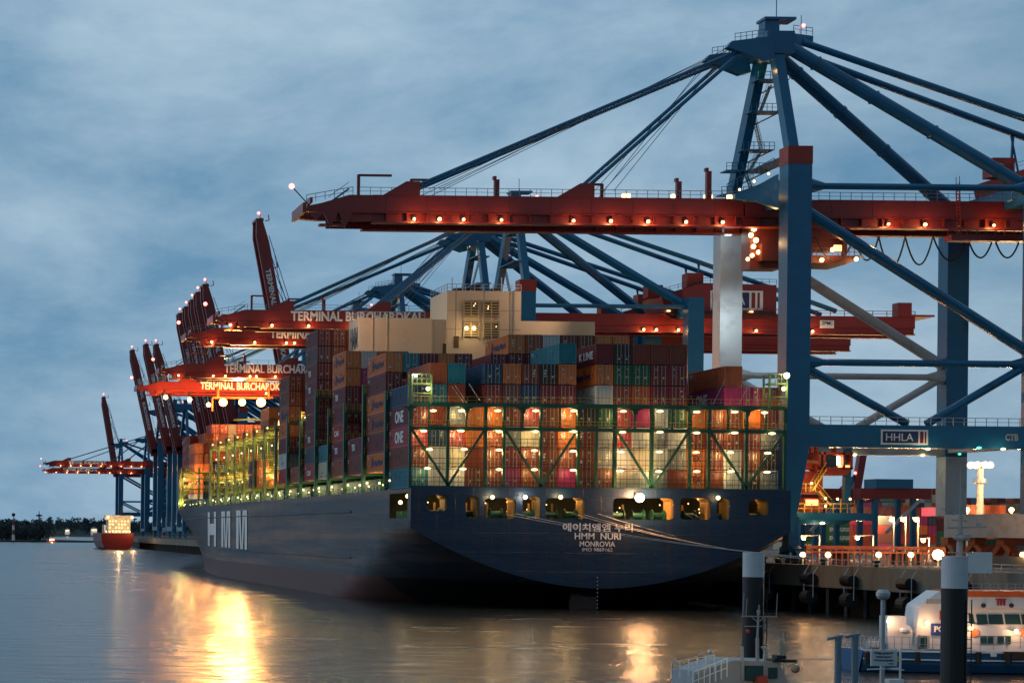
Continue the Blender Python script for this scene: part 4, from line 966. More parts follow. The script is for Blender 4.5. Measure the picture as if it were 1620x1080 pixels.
for i, (Y, k, ln, nm) in enumerate(((1015,.93,R(13),'right'),(1060,.97,R(13),'middle'),(1130,1.0,R(13),'left'))):
    crane(Y, k, f'raised boom gantry crane, {nm} one of the far trio beside the bow', 56, ln, 1, dx=11)
crane(1400, .9, 'small gantry crane with raised boom standing alone over the far lowered booms', 54, R(10), 1, dx=14, txtup=False)
crane(1180, .895, 'distant gantry crane with lowered boom, the higher of the two far booms', 42, None, 1, tuple(100+16*i for i in range(9)), (108,733.5,728,60,T), 200, None, dx=26)
crane(1260, .86, 'distant gantry crane with lowered boom, the lower and farther of the two far booms', 54, None, 1, tuple(76+17*i for i in range(9)), (100,745,739.5,53,T), 200, None, dx=18)
# three floodlights under the fifth crane's boom
b = MB(); fr = []
for px in (353,383,413): p = P(px,636,549); fr.append(p)
b.beam(P(336,629,550), P(432,629,550), .5); b.beam(P(336,629,550), P(336,650,550), .35); b.beam(P(425,628,550), P(425,612,550), .6); b.beam(P(345,628,550), P(345,612,550), .6)
fl = b.build('spreader_frame', mat('spreader_orange', (.45,.12,.03)), None); tag(fl, 'orange spreader frame with three blazing floodlights under the lowest lit boom', 'spreader')
for p, rr in zip(fr, (1.25,1.1,1.4)):
    MB().ball(p, rr, 12).build('flood_lamp', emis('flood_glass', (1,.36,.08), 9), fl)
    lamp(p+Vector((-1,-2.2,-.5)), 4600, (1,.38,.1), fl, 1.3)
lamp(fr[1]+Vector((-2,-4,-1)), 330000, (1,.4,.1), fl, 1.5, 'SPOT', (62, 330, 0), 75)
for i, (px, py) in enumerate(((262,628),(300,632),(330,640),(438,668),(425,655))):
    p = P(px,py,548); hl_ = MB().beam(p, (p.x,p.y+3,p.z+ (3 if i < 3 else 1)), .25).build('added_lamp_arm', blue, fl); MB().ball(p, .7, 8).build('flood_lamp', emis('added_flood_glass', (1,.5,.15), 8), hl_); lamp(p+Vector((0,-1.6,-.3)), 2600 if i < 3 else 1800, (1,.38,.1), fl, .8)  # extra floodlights and arms, added to widen the orange reflection on the water
# bright working lamps on the nearest crane by the tower leg
for px, py, r_ in ((1193,362,.42),(1188,372,.4),(1196,380,.42),(1192,390,.38),(1200,399,.36),(1190,404,.34),(1183,410,.3),(1204,408,.3)):
    p = P(px,py,277.5); MB().ball(p, r_, 8).build('work_lamp', e_warm, cr1)
b = MB(); b.box(P(1186,425,278), P(1222,352,281)); b.box(P(1205,412,276.5), P(1240,392,280)); b.build('trolley', mat('trolley_dark_red', (.12,.02,.015)), cr1)
lamp(P(1190,385,275.5), 500, (1,.55,.2), cr1, .5)
lamp(P(1160,500,284), 1300, (.85,.97,1), cr1, 1.0, 'SPOT', P(1152,520,291), 120)
lamp(P(1152,375,285), 350, (.85,.97,1), cr1, .6)
# festoon cable loops under the rear girder
b = MB()
xs = [1290,1352,1390,1432,1476,1530,1572,1615,1660]; dy = [40,38,48,45,38,34,34,34]
for i in range(8):
    pts = [P(xs[i]+(xs[i+1]-xs[i])*t, 374+dy[i]*(1-(2*t-1)**2), 274.8) for t in [j/10 for j in range(11)]]; b.path(pts, .13, 5)
b.build('festoon_cable', dark, cr1)
# platforms, ladder and signs on the nearest crane
b = MB(); b.stair(P(1515,290,273.5), P(1518,375,273.5), .9)
b.box(P(1505,380,273), P(1620,376,275)); b.rail(P(1500,377,273), P(1620,378,273), 1.3, 1.3, .07); b.build('service_platform', red, cr1)
b = MB(); p = P(1235,290,269); b.rail(P(1150,303,272), P(1225,262,268), 1.1, .8, .05)
b.prism([P(1163,315,272),P(1200,318,270),P(1232,330,268),P(1232,275,268),P(1205,290,270),P(1163,306,272)], (0,1,0)); b.build('leg_bracket', blue, cr1)
for px, py in ((1216,275),(1193,287),(1170,300),(1250,316)): MB().ball(P(px,py,267.5), .2, 6).build('work_lamp', e_warm, cr1)
s_ = MB(); yy = 267.15-.02; A, Bq = P(1401,702,yy-1.3), P(1476,679,yy-1.3); y_ = 279-10.6-1.17
s_.mi(0).box((A.x,y_-.1,A.z),(Bq.x,y_-.01,Bq.z)); wS = Bq.x-A.x; hS = Bq.z-A.z
s_.mi(1).box((A.x+.25,y_-.14,A.z+.25),(A.x+wS*.79,y_-.11,Bq.z-.25)); s_.mi(2).box((A.x+wS*.83,y_-.14,A.z+.25),(A.x+wS*.90,y_-.11,Bq.z-.25)); s_.box((A.x+wS*.93,y_-.14,A.z+.25),(A.x+wS*.96,y_-.11,Bq.z-.25))
so = s_.build('sign', [white, mat('sign_navy', (.02,.04,.13)), mat('sign_red', (.25,.03,.03))], cr1)
text('lettering', 'HHLA', (A.x+.7,y_-.15,A.z+.55), X_, Z_, hS-1.1, wS*.58, white, so, 0)
p = P(1590,697,y_); q = P(1611,686,y_); text('lettering', 'CTB', (p.x,y_-.03,p.z), X_, Z_, q.z-p.z, q.x-p.x, greypaint, cr1, .05)
for px, py, e_ in ((1468,710,e_warm),(1587,710,e_warm),(1352,719,e_warm),(1460,720,e_warm),(1549,708,e_teal),(1517,718,e_teal)):
    p = P(px,py,266 if py < 715 else 290); MB().ball(p, .36, 8, .5).build('portal_lamp', e_, cr1); 
    if e_ is e_warm: lamp(p-Z_*.8, 80, (1,.85,.5), cr1)
# sign of the second crane's rear girder
p = P(1297,519,397.9); q = P(1319,507,397.9); s_ = MB(); s_.box((p.x,397.75,p.z),(q.x,397.85,q.z)); so = s_.build('maker_sign', white, None); tag(so, 'small white maker sign on the rear girder of the second crane', 'sign')
text('lettering', 'ZPMC', (p.x+.3,397.74,p.z+.7), X_, Z_, .8, q.x-p.x-.6, mat('sign_navy', (.02,.04,.13)), so, .02)
# ---------------------------------------------------------------- yard behind the quay
def yard():
    rnd = random.Random(3); g = 'containers in the yard behind the crane'
    def side_on(px, py, Y, col, lab, Lc=12.2):
        p = P(px, py, Y); o = container(p.x, Y, p.z, col, lab, g, Lc=Lc, blank=True, doors=False, rot=-math.pi/2); o.location.y = Y+2.4; return o
    # low row of long containers seen side-on
    for r_ in range(3):
        for i, c in enumerate((('green','dark green','magenta'),('dark green','green','maroon'),('dark blue','green','magenta'))[r_]):
            Y = 600; p = P(1242, 866, Y); z = QZ+2.8*r_
            o = container(p.x+i*12.6, Y+2.4, z+.02, c, f'{c} container side-on in the far yard row, {ORD[i]} column from the stern, {ORD[r_]} tier', g, blank=True, doors=False, rot=-math.pi/2)
            if c == 'green':
                t = text('lettering', 'EVERGREEN', (o.location.x+2, Y-.06, z+.75), X_, Z_, 1.3, 8, white, None, .03); t.parent = o; t.matrix_parent_inverse = (Matrix.Translation(o.location) @ Matrix.Rotation(-math.pi/2, 4, 'Z')).inverted()
    # wall of maroon long containers
    for r_ in range(5):
        for i in range(2):
            Y = 570; x = P(1350, 800, Y).x+i*12.7
            c = ('magenta' if r_ == 3 else rnd.choice(['maroon','brown','maroon','mauve','brown'])); container(x, Y+2.4, QZ+.02+2.8*r_, c, f'{c} container in the dark yard wall, {ORD[i]} column, {ORD[r_]} tier', g, blank=True, doors=False, rot=-math.pi/2)
    # far stacks end-on: one mass
    b = MB(); cols = ['brown','maroon','orange','mauve','grey','cream','green','red','brown','magenta','rust orange','slate']
    for j, (Y, xa, xb, n0, n1) in enumerate(((530,1412,1500,4,6),(606,1250,1500,5,7),(640,1480,1660,5,7),(720,1250,1660,6,9))):
        x = P(xa, 800, Y).x; xe = P(xb, 800, Y).x; h = 3
        while x < xe:
            h = max(n0, min(n1, h+rnd.choice((-1,0,0,1))))
            for r_ in range(h):
                b.mi(rnd.randrange(12)); z = QZ+.03+2.7*r_; b.box((x,Y,z),(x+2.44,Y+12,z+2.6))
                b.mi(12); b.box((x+.6,Y-.05,z+.1),(x+.66,Y-.01,z+2.5)); b.box((x+1.7,Y-.05,z+.1),(x+1.76,Y-.01,z+2.5))
            x += 2.6 if rnd.random() < .85 else 4.5
    tag(b.build('container_mass', [CM[c] for c in cols]+[rodm]), 'far mass of mixed containers stacked end-on deep in the yard', kind='stuff')
    for i, (px, py, c) in enumerate(((1500,798,'rust orange'),(1556,811,'grey'),(1588,811,'green'),(1506,815,'green'),(1552,829,'rust orange'),(1600,829,'orange'),(1502,831,'maroon'),(1578,796,'slate'),(1608,796,'red'))):
        p = P(px, py, 395+4*(i%3)); container(p.x, 397+4*(i%3), p.z-2.8, c, f'{c} long container behind the sill beam by the floodlight mast, {ORD[i]} from the top', g, blank=True, doors=False, rot=-math.pi/2)
    for i in range(6):
        for r_ in range(4):
            p = P(1490, 800, 412); c = ['rust orange','orange','green','grey','maroon','brown'][(i*3+r_*2+i*r_) % 6]; container(p.x+i*12.7, 414, QZ+.02+2.9*r_, c, f'{c} side-on yard container beyond the sill beam, {ORD[i]} column, {ORD[r_]} tier', g, blank=True, doors=False, rot=-math.pi/2)
yard()
def street_lamp(px, pyt, Y, lab, on=True, arm=3):
    p = P(px, pyt, Y); r = empty('street_lamp', (p.x,Y,QZ), lab, 'street lamp', 'lamps on the quay')
    MB().tube((p.x,Y,QZ),(p.x,Y,p.z), .16, 6, .1).build('pole', steel, r)
    b = MB(); b.beam((p.x,Y,p.z),(p.x-arm,Y,p.z-.2), .12); b.box((p.x-arm-.5,Y-.25,p.z-.35),(p.x-arm+.5,Y+.25,p.z-.1)); b.build('arm', steel, r)
    q = (p.x-arm, Y-.1, p.z-.55); MB().ball(q, .38, 8).build('lamp_head', e_warm, r); lamp((q[0],q[1]-.6,q[2]-.4), 2200, (1,.5,.17), r, .4)
street_lamp(1297,846,330,'lamp post before the green yard containers by the stern')
street_lamp(1382,846,330,'lamp post before the dark maroon yard wall')
street_lamp(1414,817,352,'left one of three tall lamp posts before the end-on yard stacks', arm=.6)
street_lamp(1433,817,352,'middle one of three tall lamp posts before the end-on yard stacks', arm=.6)
street_lamp(1453,817,352,'right one of three tall lamp posts before the end-on yard stacks', arm=.6)
street_lamp(1470,850,340,'short lamp post with glowing head beside the landside crane bogies', arm=1.2)
def floodmast():
    p = P(1551,737,345); r = empty('floodlight_mast', (p.x,345,QZ), 'tall white floodlight mast blazing above the yard', 'floodlight mast')
    MB().tube((p.x,345,QZ),(p.x,345,p.z), .75, 10, .5).build('mast', mat('mast_white', (.4,.4,.38)), r)
    MB().tube((p.x,345,p.z-3.2),(p.x,345,p.z-2.4), 1.1, 10).build('collar', steel, r); MB().tube((p.x,345,p.z),(p.x,345,p.z+.5), 1.3, 12).build('head_frame', steel, r)
    for i in range(8):
        a = i*math.pi/4; MB().ball((p.x+1.7*math.cos(a),345+1.6*math.sin(a),p.z+.2), .62, 10).build('flood_lamp', e_warm, r)
    lamp((p.x,332,p.z+1), 26000, (1,.6,.28), r, 1.5)
floodmast()
def rtg(px0, px1, pyt, Y, lab, box=True):
    a, c = P(px0,pyt,Y), P(px1,pyt,Y); r = empty('yard_gantry', ((a.x+c.x)/2,Y,QZ), lab, 'yard crane', 'yard cranes')
    z = a.z
    MB().box((a.x,Y-2,z-2.6),(c.x,Y+2,z)).build('girder', red, r)
    for x in (a.x+4, c.x-4):
        for y in (Y-1.2, Y+6): MB().beam((x,y,QZ),(x,y if y > Y else Y-1.2,z-2.6), 1.1).build('leg', blue, r)
    MB().beam((c.x-4,Y-4,z-3),(c.x-12,Y-4,z-11), .7).build('brace', steel, r)
    if box: MB().box((P(1385,0,Y).x,Y-3,z),(P(1443,0,Y).x,Y+3,z+2.3)).build('machine_cabin', blue, r)
rtg(1355,1466,772,455,'red and blue yard gantry with a dark cabin on top, left of the landside leg')
rtg(1262,1345,772,470,'low red yard gantry half hidden behind the lit lift frame', False)
for i, (px, Y, e) in enumerate(((1300,560,9000),(1362,545,12000),(1440,505,9000),(1530,385,4000),(1600,388,4000))):
    p = P(px, 806, Y); r = empty('yard_lamp', (p.x,Y,QZ), f'distant lit yard lamp among the container stacks, {ORD[i]} from the ship', 'yard lamp', 'lamps among the yard stacks')
    MB().tube((p.x,Y,QZ),(p.x,Y,p.z), .2, 6).build('pole', steel, r); MB().ball((p.x,Y,p.z), .55, 8).build('lamp_head', e_warm, r); lamp((p.x,Y-3,p.z), e, (1,.55,.22), r, .5)
def far_harbour_crane():
    Y = 700; a = P(1347,800,Y); t = P(1364,716,Y); r = empty('harbour_crane', (a.x,Y,QZ), 'distant harbour crane with raised dark red boom under the portal beam', 'crane')
    MB().beam((a.x,Y,a.z-5),(t.x,Y,t.z), 2.6).build('boom', red, r)
    b = MB(); h = P(1351,752,Y)
    for q in (1335,1362): b.beam(P(q,800,Y), h, .8)
    b.beam(P(1315,785,Y), h, .5); b.build('a_frame', blue, r); MB().ball((h.x,Y-1,h.z+1), .6, 6).build('beacon', e_red, r); MB().box((a.x-9,Y-4,QZ),(a.x+9,Y+4,a.z)).build('machine_house', red, r)
far_harbour_crane()
# red lift frame with cabin on the nearest crane's lashing platform
def lift():
    Y = 276; p = P(1290,850,Y); r = empty('operator_station', (p.x,Y,P(1290,822,Y).z), 'lit red operator cabin with stairs hanging beside the waterside leg', 'operator cabin')
    f = mat('cabin_red', (.33,.05,.03), .5)
    b = MB(); a, c = P(1287,742,Y), P(1342,716,Y); b.box((a.x,Y-1.5,a.z),(c.x,Y+2.5,a.z+.3)); b.box((a.x,Y-1.5,c.z-.35),(c.x,Y+2.5,c.z))
    for x in (a.x+.2, P(1297,720,Y).x, P(1328,720,Y).x, c.x-.2): b.box((x-.16,Y-1.5,a.z),(x+.16,Y+2.5,c.z))
    b.prism([(a.x,Y-1.2,a.z),(c.x,Y-1.2,a.z),(c.x-1,Y-1.2,a.z-.9),(a.x+1.5,Y-1.2,a.z-.9)], (0,3,0))
    for q in (1283,1290,1318): b.box(P(q,716,Y), P(q,700,Y)+Vector((.5,.6,0)))
    b.build('cabin_frame', f, r)
    MB().box(P(1298,739,Y-1.3), P(1317,720,Y)+Vector((0,2,0))).build('cabin_glass', mat('dark_glass', (.02,.04,.05), .08), r)
    MB().box(P(1319,735,Y-1.2), P(1325,722,Y-.4)).build('lit_window', emis('cabin_lamp', (1,.7,.3), 9), r); MB().box(P(1330,740,Y-1.2), P(1340,736,Y-.4)).build('lit_window', e_soft, r)
    b = MB(); b.box(P(1252,780,Y), P(1302,745,Y)+Vector((0,3,0))); b.box(P(1255,742,Y), P(1286,732,Y)+Vector((0,3,0))); b.build('machine_body', f, r)
    b = MB(); b.stair(P(1283,776,Y-1.5), P(1305,742,Y-1.5), 1); b.stair(P(1293,776,Y-1.5), P(1312,800,Y-1.5), 1); b.build('stair', mat('rail_ochre', (.42,.33,.05)), r)
    b = MB(); b.box(P(1249,822,Y-2), P(1352,812,Y+4)); b.prism([P(1252,829,Y),P(1335,829,Y),P(1352,822,Y),P(1249,822,Y)], (0,4,0)); b.build('platform', blue, r)
    b = MB(); b.rail(P(1250,811,Y-2), P(1352,811,Y-2), 1.4, 1, .07); b.rail(P(1252,778,Y-2), P(1290,777,Y-2), 1.2, .7, .07)
    for q in (1330,1352): b.beam(P(q,811,Y-2), P(q,790,Y-2), .12)
    b.build('handrail', mat('rail_ochre', (.42,.33,.05)), r)
    b = MB(); b.box(P(1272,810,Y-1), P(1297,788,Y)+Vector((0,2,0))); b.build('control_hut', f, r); MB().box(P(1275,799,Y-1.1), P(1294,790,Y-1.02)).build('window', e_soft, r)
    MB().beam(P(1341,703,Y), P(1338,812,Y), .9).build('column', blue, r)
    for px, py in ((1260,770),(1284,764),(1306,788),(1256,805),(1325,789),(1345,789),(1306,800)): MB().ball(P(px,py,Y-2.2), .2, 6).build('work_lamp', e_warm, r)
    for px, py, e in ((1265,762,260),(1300,770,160),(1270,800,200),(1325,795,90),(1315,712,60)): lamp(P(px,py,Y-3.4), e, (1,.5,.2), r, .3)
    MB().ball(P(1301,827,Y-1), .4, 8, .5).build('under_lamp', e_warm, r); lamp(P(1301,832,Y-1.5), 120, WARM, r)
lift()
# quay front: long orange barrier, huts, lamps, fenders
def quay_front():
    p, q = P(1275,866,262), P(1495,872,262)
    b = MB(); b.box((p.x,262,P(1300,868,262).z),(q.x,262.4,P(1300,862.5,262).z)); b.box((p.x,261.9,P(1300,874,262).z),(q.x,262.3,P(1300,871,262).z))
    for i in range(24): x = p.x+(q.x-p.x)*i/23; b.box((x,262,QZ),(x+.12,262.3,P(1300,864,262).z))
    tag(b.build('crash_barrier', mat('barrier_orange', (.6,.14,.07), .5)), 'long orange and white double rail barrier running along the quay', 'barrier')
    for i, px in enumerate((1270,1310,1390,1441,1484,1539,1618)):
        Y = 259; p = P(px, 877, Y); lab = ['first','second','third','fourth','fifth and brightest','sixth','last'][i]
        r = empty('bollard_light', (p.x,Y,QZ), f'low glowing quay lamp, {lab} from the stern along the barrier', 'quay lamp', 'low lamps along the quay')
        MB().tube((p.x,Y,QZ),(p.x,Y,p.z), .14, 6).build('post', steel, r); MB().ball((p.x,Y,p.z), .42 if i != 4 else .8, 8).build('lamp_head', e_warm, r); lamp((p.x,Y-1.2,p.z), 170 if i != 4 else 420, (1,.55,.2), r, .3)
    for i, (x0, x1, c, l) in enumerate(((1330,1345,'brown','small brown'),(1405,1420,'white','white narrow'),(1446,1462,'cream','cream'),(1420,1440,'grey','grey squat'))):
        Y = 266; a, c2 = P(x0,893,Y), P(x1,876,Y); r = empty('site_hut', (a.x,Y,QZ), f'{l} hut standing on the quay behind the low lamps', 'hut', 'huts on the quay')
        MB().box((a.x,Y,QZ),(c2.x,Y+2.5,c2.z)).build('wall', CM[c], r); MB().box((a.x-.2,Y-.2,c2.z),(c2.x+.2,Y+2.7,c2.z+.2)).build('roof', dark, r); MB().box((a.x+.4,Y-.06,QZ+.1),(a.x+1.1,Y-.01,QZ+2.0)).build('door', dark, r)
    # long grey low wall below the crane sill
    a, c = P(1565,880,258), P(1760,904,258); w_ = MB().box((a.x,258,QZ),(c.x,258.5,P(1600,880,258).z)).build('low_wall', conc); tag(w_, 'low stained concrete wall on the quay below the grey sill beam', 'wall')
    a, c = P(1530,906,205), P(1570,873,205); r = empty('notice_board', (a.x,205,QZ), 'large blank white board on posts behind the nearer dolphin pile', 'board')
    MB().box((a.x,205,a.z),(c.x,205.2,c.z)).build('panel', white, r)
    for x in (a.x+.3, c.x-.5): MB().beam((x,205.3,QZ-.3),(x,205.3,c.z), .15).build('post', steel, r)
    # edge rail and fenders on the quay wall
    b = MB(); b.rail((QX+.3,150,QZ+.15),(QX+.3,262,QZ+.15), .9, 2.5, .05); tag(b.build('edge_rail', steel), 'thin steel railing along the top edge of the concrete quay', 'railing')
    for i, Y in enumerate((262,249,238,224,212)):
        r = empty('fender', (QX,Y,4), f'black rubber fender on chains, {ORD[i]} from the ship along the quay wall', 'fender', 'fenders on the quay wall')
        MB().tube((QX-.9,Y-1.1,4.7),(QX-.9,Y+1.1,4.7), .75, 12).build('upper_roller', black, r); MB().tube((QX-.9,Y-.9,2.2),(QX-.9,Y+.9,2.2), .9, 12).build('lower_roller', dark, r)
        b = MB(); 
        for q in (-1.3,1.3): b = MB(); b.path([(QX-.9,Y+q,2.2),(QX-.9,Y+q,5.4),(QX-.3,Y+q,6.4)], .06, 4); b.build('chain', steel, r)
    for i, Y in enumerate((276,268,262,250,236)):
        r = empty('bollard', (QX+1.6,Y,QZ), f'cast iron mooring bollard, {ORD[i]} along the quay edge from the ship', 'bollard', 'bollards on the quay edge')
        MB().tube((QX+1.6,Y,QZ),(QX+1.6,Y,QZ+.7), .35, 10, .28).build('shaft', dark, r); MB().tube((QX+1.6,Y,QZ+.7),(QX+1.6,Y,QZ+1.0), .5, 10, .45).build('head', dark, r)
quay_front()
def ropes():
    st = [(800,813),(815,812),(905,812),(925,814),(945,812),(1085,812),(1100,814)]; i = 0
    for (x0,y0), (Yb) in zip(st, (236,236.4,250,250.3,250.6,262,262.3)):
        a = P(x0,y0,Y0-.3); c = Vector((QX+1.6, Yb, QZ+.75)); b = MB(); pts = []
        for j in range(13): t = j/12; q = a.lerp(c, t); q.z -= 4*t*(1-t)*.9; pts.append(q)
        b.path(pts, .036, 5); o = b.build('mooring_line', mat('rope_white', (.55,.5,.45), .7, 0, 0))
        tag(o, 'pale mooring line, %s from port, stretching from the stern to the quay bollards' % ORD[i], 'rope', 'stern mooring lines'); i += 1
ropes()
# ---------------------------------------------------------------- foreground piles, boats and signs
def dolphin(x0, x1, yt, yw, Y, lab):
    a, c = P(x0,yt,Y), P(x1,yt,Y); xc = (a.x+c.x)/2; rr = (c.x-a.x)/2; zw = P(x0,yw,Y).z; alg = mat('algae_band', (.02,.03,.014), .8, 0, .6, 1.5, .3)
    r = empty('mooring_pile', (xc,Y,0), lab, 'pile', 'white topped mooring piles')
    MB().tube((xc,Y,2.2),(xc,Y,zw), rr, 24).build('shaft', black, r); MB().tube((xc,Y,-3),(xc,Y,2.2), rr*.995, 24).build('algae_band', alg, r); b = MB()
    for q in range(14): b.box((xc+rr*.55,Y-rr*.95,.4+q*.45),(xc+rr*.95,Y-rr*.9,.45+q*.45))
    b.box((xc+rr*.5,Y-rr*.95,.2),(xc+rr*.56,Y-rr*.88,7)); b.box((xc+rr*.94,Y-rr*.95,.2),(xc+rr,Y-rr*.88,7)); b.build('ladder', dark, r)
    MB().tube((xc,Y,zw+.004),(xc,Y,a.z), rr*1.005, 24).build('white_top', mat('pile_white', (.55,.58,.62), .5, 0, .12, .8, dirt=.08), r)
dolphin(1176.5,1208,873,912,112,'farther mooring pile with white top, between the stern and the small boat')
dolphin(1492,1529,879,930,96,'nearer mooring pile with white top in front of the police boat')
def police_boat():
    Y = 138.0; A = lambda x, y, d=0: P(x, y, Y+d)
    r = empty('police_boat', (A(1500,1060).x,Y+3,0), 'blue and white police boat with an orange stripe moored at the right', 'boat')
    hb = mat('boat_blue', (.02,.1,.24), .35, 0, .1, .3); wh = mat('boat_white', (.7,.72,.74), .4, 0, .05, .5)
    x0, x1 = A(1378,1030).x, A(1900,1030).x; zd = A(1450,1030).z
    b = MB(); n = 24
    def sec(t):
        w_ = 3.1*min(1, .62+t*1.6)*(1-cl((t-.62)/.4)**2.2); zz = zd+.9*cl((t-.4)/.6)**2; return w_, zz
    for i in range(n):
        t0, t1 = i/n, (i+1)/n; xa, xb = x0+(x1-x0)*t0, x0+(x1-x0)*t1; (w0,z0),(w1,z1) = sec(t0), sec(t1)
        for sg in (-1, 1):
            rows = [(-.3,.55),(.05,.82),(.4,.94),(1,1)]
            for (u0,k0),(u1,k1) in zip(rows, rows[1:]):
                q = [(xa,Y+3.1+sg*w0*k0,z0*u0 if u0 > 0 else u0),(xb,Y+3.1+sg*w1*k0,z1*u0 if u0 > 0 else u0),(xb,Y+3.1+sg*w1*k1,z1*u1),(xa,Y+3.1+sg*w0*k1,z0*u1)]
                b.face(q if sg < 0 else q[::-1])
        b.face([(xa,Y+3.1-w0,z0),(xb,Y+3.1-w1,z1),(xb,Y+3.1+w1,z1),(xa,Y+3.1+w0,z0)])
    w0, z0 = sec(0); b.face([(x0,Y+3.1-w0*.6,-.3),(x0,Y+3.1-w0,z0),(x0,Y+3.1+w0,z0),(x0,Y+3.1+w0*.6,-.3)])
    hl = b.build('hull', hb, r)
    b = MB()
    for i in range(n):
        t0, t1 = i/n, (i+1)/n; (w0,z0),(w1,z1) = sec(t0), sec(t1); xa, xb = x0+(x1-x0)*t0, x0+(x1-x0)*t1
        b.beam((xa,Y+3.1-w0-.03,z0),(xb,Y+3.1-w1-.03,z1), .14,.14); b.beam((xa,Y+3.05-w0*.985,z0*.62),(xb,Y+3.05-w1*.985,z1*.62), .1,.1)
    b.build('rubbing_strake', wh, hl)
    b = MB(); b.rail((x0+.1,Y+1.25,zd),(A(1490,1030).x,Y+.2,zd), 1.05, .5, .022); b.rail((A(1530,1030).x,Y+.05,zd+.1),(A(1700,1030).x,Y+.1,zd+.5), 1.0, 1.0, .022); b.rail((x0+.1,Y+1.3,zd),(x0+.1,Y+4.9,zd), 1.05, .5, .022); b.build('handrail', steel, r)
    # superstructure
    def poly(name, pts, d0, th, m, par=r): return MB().prism([A(x, y, d0) for x, y in pts], (0,th,0)).build(name, m, par)
    poly('aft_casing', [(1446,1026),(1532,1026),(1532,938),(1490,944),(1487,934),(1456,956),(1454,961)], 1.2, 1.9, wh)
    poly('exhaust_housing', [(1404,1005),(1404,974),(1434,974),(1434,988),(1440,990),(1444,998),(1444,1026),(1406,1026)], 1.4, 1.2, wh)
    poly('cabin', [(1526,1028),(1700,1036),(1700,1010),(1640,1003),(1560,990),(1526,984)], .9, 4.4, wh)
    wc = poly('wheelhouse', [(1526,990),(1700,1003),(1700,962),(1526,960)], 1.3, 3.8, wh)
    poly('upper_deck', [(1526,961),(1700,964),(1700,943),(1526,943)], 1.0, 4.4, wh)
    poly('orange_stripe', [(1526,943.5),(1700,944.5),(1700,935.5),(1526,934.5)], .95, 4.5, mat('stripe_orange', (.75,.13,.02), .5), r)
    b = MB(); b.rail(A(1526,934,1.2), A(1700,935,1.2), .55, .6, .02); b.build('handrail', steel, wc)
    gl = mat('boat_glass', (.02,.06,.07), .06)
    for xa, xb in ((1534,1541),(1546,1562),(1565,1587),(1591,1614),(1617,1640)):
        ya = 971
        MB().prism([A(xa+1,987,1.2),A(xb+1.5,987,1.2),A(xb-1.5,ya,1.2),A(xa-1,ya,1.2)], (0,.08,0)).build('window', gl, wc)
    for xa in (1552,1563.5,1579,1592.5): MB().box(A(xa,1018,.8), A(xa+8.5 if xa < 1592 else xa+6,1005,.88)).build('window', gl, r)
    MB().box(A(1518,1020,.75), A(1700,1001,.78)).build('sill', wh, wc) if False else None
    # panels and writing
    s = MB().box(A(1474,1003,1.0), A(1525,986,1.15)).build('name_panel', mat('panel_blue', (.02,.06,.25)), r)
    p, q = A(1478,999,.97), A(1521,990,.97); text('lettering', 'POLIZEI', (p.x,p.y,p.z), X_, Z_, q.z-p.z, q.x-p.x, white, s, .03, .02)
    MB().box(A(1488,980,1.0), A(1493,965,1.15)).build('red_panel', bred, r)
    s = MB().box(A(1467,954,1.0), A(1500,947,1.15)).build('side_board', mat('board_pale', (.4,.42,.42)), r)
    b = MB()
    for q in (1578,1583,1588): b.box(A(q,957,.9), A(q+2,948,.98))
    b.box(A(1576,948,.9), A(1592,946,.98)); b.build('coat_of_arms', mat('crest_red', (.4,.03,.03)), r)
    for q in (1556,1600): MB().ball(A(q,957,.9), .18, 8).build('horn', dark, r)
    MB().box(A(1590,1042,-.3), A(1617,1030,0)).build('hatch', mat('hatch_dark', (.06,.03,.02)), hl)
    MB().box(A(1568,1038,-.15), A(1575,1033,0)).build('deck_plate', white, hl)
    # deck gear: reel, davit, ropes
    b = MB(); b.tube(A(1371,1022,2), A(1393,1022,2), .45, 10); 
    for q in range(9): b.tube(A(1370+q*3,1024,1.4), A(1372+q*3,1010-(q%3)*2,1.6), .03, 4)
    b.build('rope_reel', steel, r)
    b = MB(); b.ball(A(1432,997,.9), .42, 10, .6); b.build('life_raft', wh, r)
    for q in (1372,1408,1452,1548,1596): p = A(q,1040,-.35); MB().tube(p+Z_*.45, p-Z_*.45, .2, 10).build('rubber_fender', black, r)
    b = MB(); b.box(A(1455,1024,.9), A(1468,1004,1.15)); b.build('deck_locker', mat('locker_grey', (.35,.37,.38)), r)
    MB().box(A(1457,1022,.84), A(1466,1006,.9)).build('door', gl, r)
    for q in (1541,1620): MB().tube(A(q,1000,.86), A(q,1000,.8), .32, 14).build('life_ring', mat('stripe_orange', (.75,.13,.02)), r)
    # mast
    b = MB(); b.tube(A(1517,935,3), A(1519,815,3), .32, 8, .16); b.tube(A(1519,815,3), A(1520,738,3), .05, 5)
    b.beam(A(1498,835,3), A(1560,833,3), .14); b.beam(A(1505,822,3), A(1530,824,3), .1); b.beam(A(1490,803,3), A(1510,815,3), .05)
    b.beam(A(1500,873,3), A(1540,874,3), .12); b.ball(A(1530,850,3), .26, 8); b.ball(A(1548,828,3), .16, 8); b.ball(A(1518,850,2.6), .5, 8, .5); b.box(A(1512,845,2.4), A(1536,849,2.6))
    for q in (1500,1533,1545): b.tube(A(q,834,3), A(q,818,3), .025, 4)
    b.build('mast', mat('mast_grey', (.3,.32,.33), .5), r)
    for px, py, d in ((1406,982,1.3),(1467,985,.9),(1536,993,.6),(1608,998,.6)):
        p = A(px,py,d); MB().ball(p, .17, 8).build('deck_lamp', e_warm, r); lamp(p+Vector((0,-.5,-.05)), 40, (1,.5,.24), r, .12)
    for px in (1460, 1560, 1640): lamp(A(px,925,-9), 160, (1,.8,.6), r, .5)
police_boat()
